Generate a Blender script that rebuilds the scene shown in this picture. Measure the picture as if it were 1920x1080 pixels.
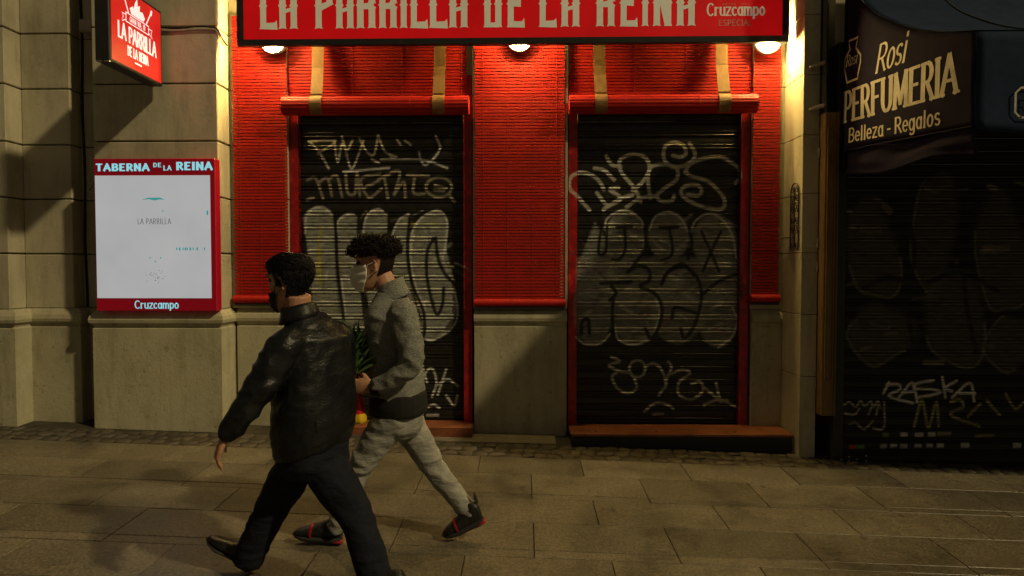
import bpy, bmesh, math, random
import numpy as np
from mathutils import Vector, Matrix, noise as mnoise

random.seed(7)
rng = np.random.default_rng(11)
scene = bpy.context.scene
for o in list(bpy.data.objects):
    bpy.data.objects.remove(o)
COL = scene.collection
R = math.radians

# ------------------------------------------------------------------ camera
FPX = 1200.0                       # focal length in photo pixels (1920 wide)
CAMZ = 1.513
YAW, PITCH = math.atan(25 / FPX), math.atan(38 / FPX)
cam_d = bpy.data.cameras.new('camera')
cam = bpy.data.objects.new('camera', cam_d)
COL.objects.link(cam)
cam.location = (0, 0, CAMZ)
cam.rotation_euler = (math.pi / 2 - PITCH, 0, YAW)
cam_d.sensor_width = 36
cam_d.lens = 36 * FPX / 1920
cam_d.clip_start, cam_d.clip_end = 0.05, 500
scene.camera = cam
CR = cam.rotation_euler.to_matrix()
CL = Vector((0, 0, CAMZ))

# ------------------------------------------------------------------ world, street light, exposure
SUN = Vector((-1.9, 1.0, -1.72)).normalized()      # travel direction of the street light
world = bpy.data.worlds.new('World')
scene.world = world
world.use_nodes = True
wn = world.node_tree
sky = wn.nodes.new('ShaderNodeTexSky')
sky.sky_type = 'NISHITA'
sky.sun_disc = False
sky.sun_elevation = math.asin(-SUN.z)
sky.sun_rotation = math.atan2(-SUN.x, -SUN.y)
glow = wn.nodes.new('ShaderNodeMix')            # night sky over a city: lit from below by street lamps
glow.data_type = 'RGBA'
glow.inputs[0].default_value = 0.8
glow.inputs[7].default_value = (9.0, 7.2, 4.0, 1)
wn.links.new(sky.outputs[0], glow.inputs[6])
wn.links.new(glow.outputs[2], wn.nodes['Background'].inputs[0])
wn.nodes['Background'].inputs[1].default_value = 0.0078
sd = bpy.data.lights.new('sun', 'SUN')
sd.energy = 1.75
sd.angle = R(2.2)
sd.color = (1.0, 0.80, 0.42)
so = bpy.data.objects.new('sun', sd)
COL.objects.link(so)
so.location = (10, -3, 9)
so.rotation_euler = SUN.to_track_quat('-Z', 'Y').to_euler()
scene.view_settings.view_transform = 'Standard'
scene.view_settings.look = 'None'
scene.view_settings.exposure = 0.0
scene.view_settings.gamma = 1.0
scene.view_settings.use_curve_mapping = False
scene.render.engine = 'CYCLES'

# ------------------------------------------------------------------ pixel <-> place
def ray(px, py):
    return CR @ Vector(((px - 960) / FPX, -(py - 540) / FPX, -1))
def P(px, py, Y):                  # point on the plane y = Y
    d = ray(px, py)
    return CL + d * (Y / d.y)
def PX(px, py, X):                 # point on the plane x = X
    d = ray(px, py)
    return CL + d * (X / d.x)
def WX(px, Y, py=500): return P(px, py, Y).x
def WZ(py, Y, px=960): return P(px, py, Y).z
CRI = np.array(CR.transposed())
def proj(co):                      # n x 3 world points to photo pixels
    q = (np.asarray(co) - np.array(CL)) @ CRI.T
    return np.stack([960 + FPX * q[:, 0] / -q[:, 2], 540 - FPX * q[:, 1] / -q[:, 2]], 1)
GA, GB = 0.03, 0.03                # the street falls to the right and rises to the wall
def gz(x, y): return -GA * x + GB * (y - 5.8)

# ------------------------------------------------------------------ scene helpers
ORG = {}
def tag(o, label, cat, group=None):
    o['label'] = label
    o['category'] = cat
    if group: o['group'] = group
    return o
def empty(name, loc, label=None, cat=None, group=None):
    o = bpy.data.objects.new(name, None)
    o.empty_display_size = 0.1
    COL.objects.link(o)
    o.location = loc
    ORG[o.name] = Vector(loc)
    if label: tag(o, label, cat, group)
    return o
def link(name, me, parent=None, world_loc=None):
    o = bpy.data.objects.new(name, me)
    COL.objects.link(o)
    org = Vector((0, 0, 0))
    if parent is not None:
        o.parent = parent
        org = ORG[parent.name]
    if world_loc is not None:
        o.location = Vector(world_loc) - org
        ORG[o.name] = Vector(world_loc)
    else:
        ORG[o.name] = org
    return o

class MB:
    def __init__(s): s.v = []; s.f = []; s.m = []
    def add(s, vs, fs, m=0):
        n = len(s.v)
        s.v += [tuple(v) for v in vs]
        s.f += [tuple(i + n for i in f) for f in fs]
        s.m += [m] * len(fs)
        return s
    def box(s, x0, x1, y0, y1, z0, z1, c=0.0, m=0):
        if c <= 0:
            vs = [(x, y, z) for z in (z0, z1) for y in (y0, y1) for x in (x0, x1)]
            return s.add(vs, [(0, 2, 3, 1), (4, 5, 7, 6), (0, 1, 5, 4), (2, 6, 7, 3), (0, 4, 6, 2), (1, 3, 7, 5)], m)
        bm = bmesh.new()
        bmesh.ops.create_cube(bm, size=1)
        for v in bm.verts:
            v.co = ((x0 + x1) / 2 + v.co.x * (x1 - x0), (y0 + y1) / 2 + v.co.y * (y1 - y0), (z0 + z1) / 2 + v.co.z * (z1 - z0))
        bmesh.ops.bevel(bm, geom=bm.edges[:], offset=c, segments=1, affect='EDGES')
        bm.verts.index_update()
        s.add([v.co[:] for v in bm.verts], [[v.index for v in f.verts] for f in bm.faces], m)
        bm.free()
        return s
    def loft(s, rings, cap=True, m=0, closed=True):
        n = len(rings[0]); vs = [p for r in rings for p in r]; fs = []
        for i in range(len(rings) - 1):
            for j in range(n if closed else n - 1):
                k = (j + 1) % n
                fs.append((i * n + j, i * n + k, (i + 1) * n + k, (i + 1) * n + j))
        if cap:
            fs.append(tuple(range(n - 1, -1, -1)))
            fs.append(tuple((len(rings) - 1) * n + j for j in range(n)))
        return s.add(vs, fs, m)
    def tube(s, pts, rad, n=10, m=0, round_caps=False, ref=None):
        """swept tube; rad per point, a number or (across, along ref)"""
        pts = [Vector(p) for p in pts]
        if not hasattr(rad, '__len__'): rad = [rad] * len(pts)
        rings = []; u = None
        for i, p in enumerate(pts):
            t = (pts[min(i + 1, len(pts) - 1)] - pts[max(i - 1, 0)])
            t = t.normalized() if t.length > 1e-9 else Vector((0, 0, 1))
            if u is None:
                r0 = Vector(ref) if ref is not None else (Vector((0, 0, 1)) if abs(t.z) < 0.9 else Vector((1, 0, 0)))
                u = (r0 - t * r0.dot(t)).normalized()
            else:
                u = (u - t * u.dot(t)).normalized()
            w = t.cross(u)
            ra, rb = rad[i] if hasattr(rad[i], '__len__') else (rad[i], rad[i])
            def ring(c, k):
                return [c + w * (ra * k * math.cos(2 * math.pi * j / n)) + u * (rb * k * math.sin(2 * math.pi * j / n)) for j in range(n)]
            if i == 0 and round_caps:
                for a in (75, 45, 20): rings.append(ring(p - t * min(ra, rb) * math.sin(R(a)), math.cos(R(a))))
            rings.append(ring(p, 1))
            if i == len(pts) - 1 and round_caps:
                for a in (20, 45, 75): rings.append(ring(p + t * min(ra, rb) * math.sin(R(a)), math.cos(R(a))))
        return s.loft(rings, True, m)
    def ellipsoid(s, c, r, M=None, nu=14, nv=9, m=0):
        rings = []
        for i in range(nv):
            a = math.pi * (i + 0.5) / nv
            ring = []
            for j in range(nu):
                b = 2 * math.pi * j / nu
                v = Vector((r[0] * math.sin(a) * math.cos(b), r[1] * math.sin(a) * math.sin(b), r[2] * math.cos(a)))
                if M is not None: v = M @ v
                ring.append(Vector(c) + v)
            rings.append(ring)
        return s.loft(rings, True, m)
    def mesh(s, name, mats, smooth=False, origin=(0, 0, 0), angle=None):
        me = bpy.data.meshes.new(name)
        ox, oy, oz = origin
        me.from_pydata([(x - ox, y - oy, z - oz) for x, y, z in s.v], [], s.f)
        if not isinstance(mats, (list, tuple)): mats = [mats]
        for m in mats: me.materials.append(m)
        if len(mats) > 1: me.polygons.foreach_set('material_index', s.m)
        if smooth: me.polygons.foreach_set('use_smooth', [True] * len(me.polygons))
        bm = bmesh.new(); bm.from_mesh(me)
        bmesh.ops.recalc_face_normals(bm, faces=bm.faces[:])
        bm.to_mesh(me); bm.free()
        me.update()
        if smooth and angle is not None:
            me.set_sharp_from_angle(angle=R(angle))
        return me
    def build(s, name, mats, parent=None, smooth=False, angle=None, origin=None):
        org = ORG[parent.name] if parent is not None else Vector(origin or (0, 0, 0))
        me = s.mesh(name, mats, smooth, org, angle)
        o = link(name, me, parent)
        if parent is None:
            o.location = org
            ORG[o.name] = org
        return o

# ------------------------------------------------------------------ materials
def nmat(name):
    m = bpy.data.materials.new(name)
    m.use_nodes = True
    nt = m.node_tree
    b = nt.nodes['Principled BSDF']
    return m, nt, b
def N(nt, typ, **kw):
    n = nt.nodes.new(typ)
    for k, v in kw.items():
        if k.startswith('i_'): n.inputs[k[2:].replace('_', ' ')].default_value = v
        else: setattr(n, k, v)
    return n
def coords(nt, scale=(1, 1, 1), kind='Object'):
    tc = N(nt, 'ShaderNodeTexCoord')
    mp = N(nt, 'ShaderNodeMapping')
    mp.inputs['Scale'].default_value = scale
    nt.links.new(tc.outputs[kind], mp.inputs[0])
    return mp.outputs[0]
def geo_coords(nt, scale=(1, 1, 1)):
    g = N(nt, 'ShaderNodeNewGeometry')
    mp = N(nt, 'ShaderNodeMapping')
    mp.inputs['Scale'].default_value = scale
    nt.links.new(g.outputs['Position'], mp.inputs[0])
    return mp.outputs[0]
def noise_ramp(nt, vec, scale, stops, detail=6, rough=0.6):
    n = N(nt, 'ShaderNodeTexNoise')
    n.inputs['Scale'].default_value = scale
    n.inputs['Detail'].default_value = detail
    n.inputs['Roughness'].default_value = rough
    nt.links.new(vec, n.inputs['Vector'])
    r = N(nt, 'ShaderNodeValToRGB')
    e = r.color_ramp.elements
    e[0].position, e[0].color = stops[0][0], (*stops[0][1], 1)
    e[1].position, e[1].color = stops[-1][0], (*stops[-1][1], 1)
    for p, c in stops[1:-1]:
        x = e.new(p); x.color = (*c, 1)
    nt.links.new(n.outputs[0], r.inputs[0])
    return r.outputs[0], n.outputs[0]
def mix(nt, a, b, fac, mode='MIX'):
    m = N(nt, 'ShaderNodeMix', data_type='RGBA', blend_type=mode)
    for sock, val in ((m.inputs[0], fac), (m.inputs[6], a), (m.inputs[7], b)):
        if hasattr(val, 'is_linked') or isinstance(val, bpy.types.NodeSocket): nt.links.new(val, sock)
        elif hasattr(val, '__len__'): sock.default_value = (*val, 1) if len(val) == 3 else val
        else: sock.default_value = val
    return m.outputs[2]
def bump(nt, b, height, strength, dist=0.01, prev=None):
    bp = N(nt, 'ShaderNodeBump')
    bp.inputs['Strength'].default_value = strength
    bp.inputs['Distance'].default_value = dist
    nt.links.new(height, bp.inputs['Height'])
    if prev is not None: nt.links.new(prev, bp.inputs['Normal'])
    nt.links.new(bp.outputs[0], b.inputs['Normal'])
    return bp.outputs[0]
def g3(c, k): return tuple(min(1, x * k) for x in c)

def surface(name, col, rough=0.6, var=0.25, scale=8, fine=60, bstr=0.3, bdist=0.005, spec=0.4, metal=0.0, world_space=True, stretch=(1, 1, 1), obj_var=0.0):
    m, nt, b = nmat(name)
    vec = geo_coords(nt, stretch) if world_space else coords(nt, stretch)
    c1, n1 = noise_ramp(nt, vec, scale, [(0.3, g3(col, 1 - var)), (0.5, col), (0.72, g3(col, 1 + var))])
    c2, n2 = noise_ramp(nt, vec, fine, [(0.35, (0.8, 0.8, 0.8)), (0.65, (1.0, 1.0, 1.0))], 3)
    c = mix(nt, c1, c2, 0.7, 'MULTIPLY')
    if obj_var:
        oi = N(nt, 'ShaderNodeObjectInfo')
        mr = N(nt, 'ShaderNodeMapRange')
        mr.inputs[3].default_value = 1 - obj_var; mr.inputs[4].default_value = 1 + obj_var
        nt.links.new(oi.outputs['Random'], mr.inputs[0])
        c = mix(nt, c, mr.outputs[0], 1.0, 'MULTIPLY')
    nt.links.new(c, b.inputs['Base Color'])
    b.inputs['Roughness'].default_value = rough
    b.inputs['Specular IOR Level'].default_value = spec
    b.inputs['Metallic'].default_value = metal
    if bstr: bump(nt, b, n2, bstr, bdist)
    return m

def emissive(name, col, strength, base=None, var=0.0, rough=0.4):
    m, nt, b = nmat(name)
    b.inputs['Base Color'].default_value = (*(base or col), 1)
    b.inputs['Roughness'].default_value = rough
    if var:
        c, _ = noise_ramp(nt, geo_coords(nt), 2.2, [(0.3, g3(col, 1 - var)), (0.7, g3(col, 1 + var))], 2)
        nt.links.new(c, b.inputs['Emission Color'])
    else:
        b.inputs['Emission Color'].default_value = (*col, 1)
    b.inputs['Emission Strength'].default_value = strength
    return m

def stone_mat(name, col, pits=0.5):
    m, nt, b = nmat(name)
    vec = geo_coords(nt)
    c1, n1 = noise_ramp(nt, vec, 1.7, [(0.25, g3(col, 0.74)), (0.5, col), (0.75, g3(col, 1.12))], 8, 0.65)
    st, n2 = noise_ramp(nt, geo_coords(nt, (3.0, 3.0, 0.55)), 2.4, [(0.36, (0.62, 0.6, 0.56)), (0.52, (1, 1, 1))], 9, 0.7)
    c = mix(nt, c1, st, 0.55, 'MULTIPLY')
    sp, n3 = noise_ramp(nt, vec, 24, [(0.31, (0.35, 0.33, 0.3)), (0.40, (1, 1, 1))], 6, 0.75)
    c = mix(nt, c, sp, pits, 'MULTIPLY')
    oi = N(nt, 'ShaderNodeObjectInfo')
    mr = N(nt, 'ShaderNodeMapRange')
    mr.inputs[3].default_value = 0.9; mr.inputs[4].default_value = 1.06
    nt.links.new(oi.outputs['Random'], mr.inputs[0])
    c = mix(nt, c, mr.outputs[0], 1.0, 'MULTIPLY')
    nt.links.new(c, b.inputs['Base Color'])
    b.inputs['Roughness'].default_value = 0.72
    b.inputs['Specular IOR Level'].default_value = 0.3
    p1 = bump(nt, b, n3, 0.35 * (0.5 + pits), 0.008)
    _, n4 = noise_ramp(nt, vec, 110, [(0, (0, 0, 0)), (1, (1, 1, 1))], 3)
    p2 = bump(nt, b, n4, 0.25, 0.003, p1)
    bump(nt, b, n1, 0.25, 0.02, p2)
    return m

def paver_mat(name):
    m, nt, b = nmat(name)
    vec = geo_coords(nt)
    base = (0.118, 0.102, 0.074)
    c1, n1 = noise_ramp(nt, vec, 1.9, [(0.28, g3(base, 0.5)), (0.48, g3(base, .95)), (0.72, g3(base, 1.3))], 9, 0.72)
    c2, n2 = noise_ramp(nt, vec, 62, [(0.33, (0.4, 0.38, 0.36)), (0.5, (1, 1, 1)), (0.66, (1.9, 1.87, 1.8))], 3, 0.75)
    c = mix(nt, c1, c2, 0.75, 'MULTIPLY')
    c3, n3 = noise_ramp(nt, vec, 9, [(0.28, (0.4, 0.38, 0.35)), (0.40, (1, 1, 1))], 6, 0.75)
    c = mix(nt, c, c3, 0.75, 'MULTIPLY')
    vo = N(nt, 'ShaderNodeTexVoronoi'); vo.inputs['Scale'].default_value = 3.2       # trodden gum and drips
    nt.links.new(vec, vo.inputs['Vector'])
    vr = N(nt, 'ShaderNodeValToRGB')
    vr.color_ramp.elements[0].position, vr.color_ramp.elements[0].color = 0.045, (0.3, 0.28, 0.26, 1)
    vr.color_ramp.elements[1].position, vr.color_ramp.elements[1].color = 0.075, (1, 1, 1, 1)
    nt.links.new(vo.outputs['Distance'], vr.inputs[0])
    c = mix(nt, c, vr.outputs[0], 0.8, 'MULTIPLY')
    oi = N(nt, 'ShaderNodeObjectInfo')
    mr = N(nt, 'ShaderNodeMapRange')
    mr.inputs[3].default_value = 0.72; mr.inputs[4].default_value = 1.15
    nt.links.new(oi.outputs['Random'], mr.inputs[0])
    c = mix(nt, c, mr.outputs[0], 1.0, 'MULTIPLY')
    nt.links.new(c, b.inputs['Base Color'])
    rr = N(nt, 'ShaderNodeMapRange')
    rr.inputs[1].default_value = 0.3; rr.inputs[2].default_value = 0.7
    rr.inputs[3].default_value = 0.28; rr.inputs[4].default_value = 0.55
    nt.links.new(n1, rr.inputs[0])
    nt.links.new(rr.outputs[0], b.inputs['Roughness'])
    p1 = bump(nt, b, n2, 0.35, 0.003)
    bump(nt, b, n1, 0.2, 0.01, p1)
    return m

def shutter_mat(name, base=(0.018, 0.017, 0.015)):
    m, nt, b = nmat(name)
    at = N(nt, 'ShaderNodeAttribute', attribute_name='paint')
    vec = geo_coords(nt, (1, 1, 1))
    c1, n1 = noise_ramp(nt, vec, 14, [(0.3, g3(base, 0.5)), (0.55, base), (0.75, g3(base, 2.1))], 8, 0.7)
    wear, n2 = noise_ramp(nt, geo_coords(nt, (1, 1, 7)), 9, [(0.33, (0.12, 0.12, 0.12)), (0.58, (1, 1, 1))], 10, 0.78)
    f = N(nt, 'ShaderNodeMath', operation='MULTIPLY')
    nt.links.new(at.outputs['Alpha'], f.inputs[0])
    nt.links.new(wear, f.inputs[1])
    c = mix(nt, c1, at.outputs['Color'], f.outputs[0])
    nt.links.new(c, b.inputs['Base Color'])
    b.inputs['Roughness'].default_value = 0.3
    b.inputs['Specular IOR Level'].default_value = 0.45
    bump(nt, b, n1, 0.15, 0.004)
    return m

M = {}
M['stone'] = stone_mat('stone', (0.45, 0.41, 0.30), 0.45)
M['plinth'] = stone_mat('plinth_stone', (0.43, 0.40, 0.28), 1.0)
M['joint'] = surface('dark_joint', (0.035, 0.03, 0.024), 0.9)
M['concrete'] = surface('rough_concrete', (0.17, 0.15, 0.11), 0.85, 0.35, 5, 45, 0.5, 0.01)
M['paver'] = paver_mat('granite_paving')
M['grout'] = surface('paving_joint', (0.05, 0.042, 0.032), 0.9)
M['cobble'] = surface('cobble_stone', (0.075, 0.062, 0.045), 0.75, 0.5, 5, 70, 0.5, 0.006, obj_var=0.25)
M['dirt'] = surface('dirt', (0.045, 0.036, 0.026), 0.9, 0.5, 9, 60, 0.6, 0.01)
M['red_slat'] = surface('red_slat', (0.42, 0.014, 0.009), 0.6, 0.14, 2, 9, 0.0, 0.003, 0.2, stretch=(1, 1, 1), obj_var=0.07)
M['red_paint'] = surface('red_paint', (0.42, 0.012, 0.012), 0.4, 0.2, 6, 50, 0.12, 0.002)
M['cord'] = surface('cord', (0.45, 0.03, 0.02), 0.8)
M['strap'] = surface('tan_strap', (0.25, 0.13, 0.04), 0.75, 0.25, 10, 120, 0.4, 0.003, stretch=(3, 3, 0.7))
M['black_metal'] = surface('black_metal', (0.02, 0.02, 0.022), 0.45, 0.3, 10, 60, 0.1)
M['grey_plastic'] = surface('beige_plastic', (0.38, 0.33, 0.28), 0.55)
M['cable'] = surface('black_cable', (0.015, 0.014, 0.013), 0.6)
M['iron'] = surface('wrought_iron', (0.03, 0.02, 0.02), 0.6)
M['step'] = surface('rust_brown_step', (0.26, 0.085, 0.035), 0.5, 0.35, 5, 60, 0.3)
M['wood'] = surface('brown_wood', (0.17, 0.095, 0.035), 0.45, 0.3, 6, 40, 0.2, stretch=(4, 4, 0.6))
M['steel'] = surface('steel', (0.35, 0.34, 0.33), 0.35, metal=0.8)
M['shutter'] = shutter_mat('painted_shutter')
M['shutter_dark'] = shutter_mat('dark_shutter', (0.004, 0.004, 0.004))
M['shutter_dark'].node_tree.nodes['Principled BSDF'].inputs['Roughness'].default_value = 0.6
M['post_paint'] = shutter_mat('painted_post', (0.36, 0.012, 0.014))
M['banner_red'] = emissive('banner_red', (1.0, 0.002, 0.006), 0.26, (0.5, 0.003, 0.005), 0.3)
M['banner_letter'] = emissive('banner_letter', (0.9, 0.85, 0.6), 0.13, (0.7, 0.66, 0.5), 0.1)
M['lamp_globe'] = emissive('lamp_globe', (1.0, 0.70, 0.22), 850.0, (0.9, 0.85, 0.7))
M['white_ring'] = surface('white_ring', (0.6, 0.57, 0.5), 0.4)
M['board_white'] = emissive('board_white', (0.93, 0.96, 0.97), 0.40, (0.06, 0.06, 0.06), 0.06)
M['board_red'] = emissive('board_red', (1.0, 0.0, 0.04), 0.065, (0.28, 0.002, 0.010), 0.1)
M['board_cyan'] = emissive('board_cyan', (0.28, 0.82, 1.0), 0.62, (0.3, 0.6, 0.7))
M['board_ink'] = surface('board_ink', (0.14, 0.17, 0.18), 0.6)
M['board_teal'] = emissive('board_teal', (0.05, 0.5, 0.55), 0.4, (0.05, 0.3, 0.33))
M['sign_red'] = emissive('sign_red', (1.0, 0.02, 0.015), 0.46, (0.5, 0.01, 0.01), 0.3)
M['sign_white'] = emissive('sign_white', (1.0, 0.86, 0.84), 0.75, (0.7, 0.7, 0.7))
def cloth(name, col, rough=0.8, sc=220, bstr=0.4, var=0.2, sheen=0.0, spec=0.3, stretch=(1, 1, 1)):
    m = surface(name, col, rough, var, 9, sc, bstr, 0.003, spec, stretch=stretch)
    m.node_tree.nodes['Principled BSDF'].inputs['Sheen Weight'].default_value = sheen
    return m
M['awning'] = cloth('navy_awning_cloth', (0.012, 0.009, 0.028), 0.95, 160, 0.3, spec=0.06)
M['awning_text'] = surface('awning_print', (0.52, 0.48, 0.38), 0.7)
M['canopy'] = cloth('awning_canopy_cloth', (0.020, 0.032, 0.068), 0.95, 160, 0.3, spec=0.08)
def leather_mat():
    m, nt, b = nmat('black_leather')
    vec = geo_coords(nt)
    c1, n1 = noise_ramp(nt, vec, 7, [(0.3, (0.004, 0.005, 0.0065)), (0.7, (0.009, 0.010, 0.012))], 5)
    nt.links.new(c1, b.inputs['Base Color'])
    vo = N(nt, 'ShaderNodeTexVoronoi'); vo.inputs['Scale'].default_value = 190
    nt.links.new(vec, vo.inputs['Vector'])
    rr = N(nt, 'ShaderNodeMapRange')
    rr.inputs[1].default_value = 0.3; rr.inputs[2].default_value = 0.7
    rr.inputs[3].default_value = 0.26; rr.inputs[4].default_value = 0.5
    nt.links.new(n1, rr.inputs[0]); nt.links.new(rr.outputs[0], b.inputs['Roughness'])
    b.inputs['Specular IOR Level'].default_value = 0.32
    p1 = bump(nt, b, vo.outputs['Distance'], 0.25, 0.002)
    _, n2 = noise_ramp(nt, geo_coords(nt, (1, 1, 1.8)), 38, [(0, (0, 0, 0)), (1, (1, 1, 1))], 5, 0.6)
    bump(nt, b, n2, 0.4, 0.008, p1)
    return m
M['leather'] = leather_mat()
def knit_mat():
    m, nt, b = nmat('grey_heather_knit')
    v1 = geo_coords(nt, (1, 1, 2.6))
    c1, n1 = noise_ramp(nt, v1, 85, [(0.34, (0.10, 0.103, 0.094)), (0.5, (0.18, 0.183, 0.167)), (0.68, (0.28, 0.282, 0.258))], 4, 0.7)
    nt.links.new(c1, b.inputs['Base Color'])
    b.inputs['Roughness'].default_value = 0.9
    b.inputs['Specular IOR Level'].default_value = 0.15
    p1 = bump(nt, b, n1, 0.6, 0.004)
    _, n2 = noise_ramp(nt, geo_coords(nt, (1, 1, 1.6)), 16, [(0, (0, 0, 0)), (1, (1, 1, 1))], 3)
    bump(nt, b, n2, 0.5, 0.015, p1)
    return m
M['knit'] = knit_mat()
M['rib'] = cloth('black_rib_knit', (0.012, 0.012, 0.013), 0.9, 150, 0.5, stretch=(3, 3, 0.4))
def denim(name, col, fold):
    m, nt, b = nmat(name)
    c1, n1 = noise_ramp(nt, geo_coords(nt), 8, [(0.3, g3(col, 0.72)), (0.5, col), (0.75, g3(col, 1.3))], 6)
    c2, n2 = noise_ramp(nt, geo_coords(nt), 260, [(0.35, (0.75, 0.75, 0.75)), (0.65, (1.1, 1.1, 1.1))], 2)
    nt.links.new(mix(nt, c1, c2, 0.7, 'MULTIPLY'), b.inputs['Base Color'])
    b.inputs['Roughness'].default_value = 0.85
    b.inputs['Specular IOR Level'].default_value = 0.2
    p1 = bump(nt, b, n2, 0.3, 0.002)
    _, n3 = noise_ramp(nt, geo_coords(nt, (1, 1, 2.2)), 15, [(0, (0, 0, 0)), (1, (1, 1, 1))], 4, 0.55)
    bump(nt, b, n3, fold, 0.02, p1)
    return m
M['jeans'] = denim('grey_denim', (0.26, 0.255, 0.235), 0.7)
M['navy'] = denim('dark_navy_trouser', (0.008, 0.010, 0.018), 0.5)
M['skin'] = surface('skin', (0.46, 0.24, 0.155), 0.5, 0.12, 18, 220, 0.15, 0.001)
M['skin'].node_tree.nodes['Principled BSDF'].inputs['Subsurface Weight'].default_value = 0.08
M['hair_dark'] = surface('dark_brown_hair', (0.010, 0.006, 0.005), 0.6, 0.4, 30, 200, 0.2, spec=0.2)
M['hair_black'] = surface('black_hair', (0.010, 0.010, 0.013), 0.55, 0.5, 30, 200, 0.2, spec=0.25)
M['mask_white'] = cloth('white_mask', (0.8, 0.8, 0.7), 0.8, 300, 0.2, 0.06)
M['mask_black'] = cloth('black_mask', (0.012, 0.012, 0.014), 0.8, 300, 0.2)
M['eye'] = surface('eye', (0.05, 0.035, 0.03), 0.15)
M['shoe_black'] = surface('black_shoe', (0.014, 0.013, 0.014), 0.4, 0.3, 20, 150, 0.2)
M['shoe_red'] = surface('red_shoe_trim', (0.34, 0.012, 0.016), 0.4)
M['shoe_sole'] = surface('black_sole', (0.02, 0.02, 0.02), 0.7)
M['paper_red'] = surface('red_wrap', (0.55, 0.015, 0.015), 0.35)
M['paper_yellow'] = surface('yellow_wrap', (0.75, 0.48, 0.02), 0.35)
M['leaf'] = surface('green_leaf', (0.045, 0.09, 0.025), 0.5, 0.4, 20, 100, 0.1)
def glass_dark():
    m, nt, b = nmat('dark_glass')
    b.inputs['Base Color'].default_value = (0.02, 0.02, 0.022, 1)
    b.inputs['Roughness'].default_value = 0.06
    b.inputs['Specular IOR Level'].default_value = 1.0
    b.inputs['Coat Weight'].default_value = 1.0
    b.inputs['Coat Roughness'].default_value = 0.03
    return m
M['glass_dark'] = glass_dark()
# ------------------------------------------------------------------ lettering drawn as strokes
def arc(cx, cy, rx, ry, a0, a1, n=10):
    return [(cx + rx * math.cos(R(a0 + (a1 - a0) * i / n)), cy + ry * math.sin(R(a0 + (a1 - a0) * i / n))) for i in range(n + 1)]
GL = {}
def G(ch, w, strokes, serifs=()): GL[ch] = (w, strokes, serifs)
G(' ', .34, [])
G('-', .34, [[(.02, .36), (.30, .36)]])
G(',', .2, [[(.1, .05), (.04, -.14)]])
G('A', .66, [[(0, 0), (.33, 1)], [(.33, 1), (.66, 0)], [(.13, .34), (.53, .34)]], [(0, 0), (.66, 0)])
G('B', .56, [[(.06, 0), (.06, 1)], [(.06, 1), (.28, 1)] + arc(.28, .76, .22, .24, 90, -90, 8) + [(.06, .52)], [(.06, .52), (.3, .52)] + arc(.3, .26, .24, .26, 90, -90, 8) + [(.06, 0)]], [(.06, 0), (.06, 1)])
G('C', .58, [arc(.32, .5, .28, .5, 50, 310, 16)])
G('D', .6, [[(.06, 0), (.06, 1)], [(.06, 1), (.24, 1)] + arc(.24, .5, .32, .5, 90, -90, 12) + [(.06, 0)]], [(.06, 0), (.06, 1)])
G('E', .52, [[(.06, 0), (.06, 1)], [(.06, 1), (.48, 1)], [(.06, .52), (.4, .52)], [(.06, 0), (.5, 0)]], [(.06, 0), (.06, 1)])
G('F', .5, [[(.06, 0), (.06, 1)], [(.06, 1), (.48, 1)], [(.06, .52), (.4, .52)]], [(.06, 0), (.06, 1)])
G('G', .6, [arc(.32, .5, .28, .5, 50, 350, 16) + [(.6, .42), (.38, .42)]])
G('I', .16, [[(.08, 0), (.08, 1)]], [(.08, 0), (.08, 1)])
G('L', .48, [[(.06, 0), (.06, 1)], [(.06, 0), (.46, 0)]], [(.06, 0), (.06, 1)])
G('M', .78, [[(.06, 0), (.1, 1)], [(.1, 1), (.39, .12)], [(.39, .12), (.68, 1)], [(.68, 1), (.72, 0)]], [(.06, 0), (.72, 0)])
G('N', .62, [[(.06, 0), (.06, 1)], [(.06, 1), (.56, 0)], [(.56, 0), (.56, 1)]], [(.06, 0), (.56, 1)])
G('P', .54, [[(.06, 0), (.06, 1)], [(.06, 1), (.27, 1)] + arc(.27, .72, .23, .28, 90, -90, 8) + [(.06, .44)]], [(.06, 0), (.06, 1)])
G('R', .58, [[(.06, 0), (.06, 1)], [(.06, 1), (.27, 1)] + arc(.27, .74, .22, .26, 90, -90, 8) + [(.06, .48)], [(.27, .48), (.56, 0)]], [(.06, 0), (.06, 1), (.56, 0)])
G('S', .5, [arc(.25, .75, .21, .25, 40, 270, 10) + arc(.25, .25, .22, .25, 90, -140, 10)])
G('T', .58, [[(.29, 0), (.29, 1)], [(0, 1), (.58, 1)]], [(.29, 0)])
G('U', .6, [[(.06, 1), (.06, .3)] + arc(.3, .3, .24, .3, 180, 360, 10) + [(.54, 1)]], [(.06, 1), (.54, 1)])
G('V', .6, [[(0, 1), (.3, 0)], [(.3, 0), (.6, 1)]], [(0, 1), (.6, 1)])
G('X', .6, [[(0, 0), (.6, 1)], [(0, 1), (.6, 0)]])
G('1', .24, [[(.03, .8), (.14, 1), (.14, 0)]])
G('0', .5, [arc(.25, .5, .21, .5, 90, 450, 16)])
G('9', .5, [arc(.25, .72, .2, .28, 0, 360, 12), [(.45, .72), (.4, .2), (.2, 0)]])
G('4', .5, [[(.36, 0), (.36, 1), (.03, .3), (.5, .3)]])
xh = .68
G('a', .46, [arc(.22, xh / 2, .17, xh / 2, 30, 330, 12), [(.4, xh), (.4, 0)]], [(.4, 0)])
G('c', .42, [arc(.24, xh / 2, .19, xh / 2, 50, 310, 12)])
G('e', .46, [[(.06, xh * .52), (.42, xh * .52)] + arc(.24, xh / 2, .19, xh / 2, 5, 310, 14)])
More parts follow.
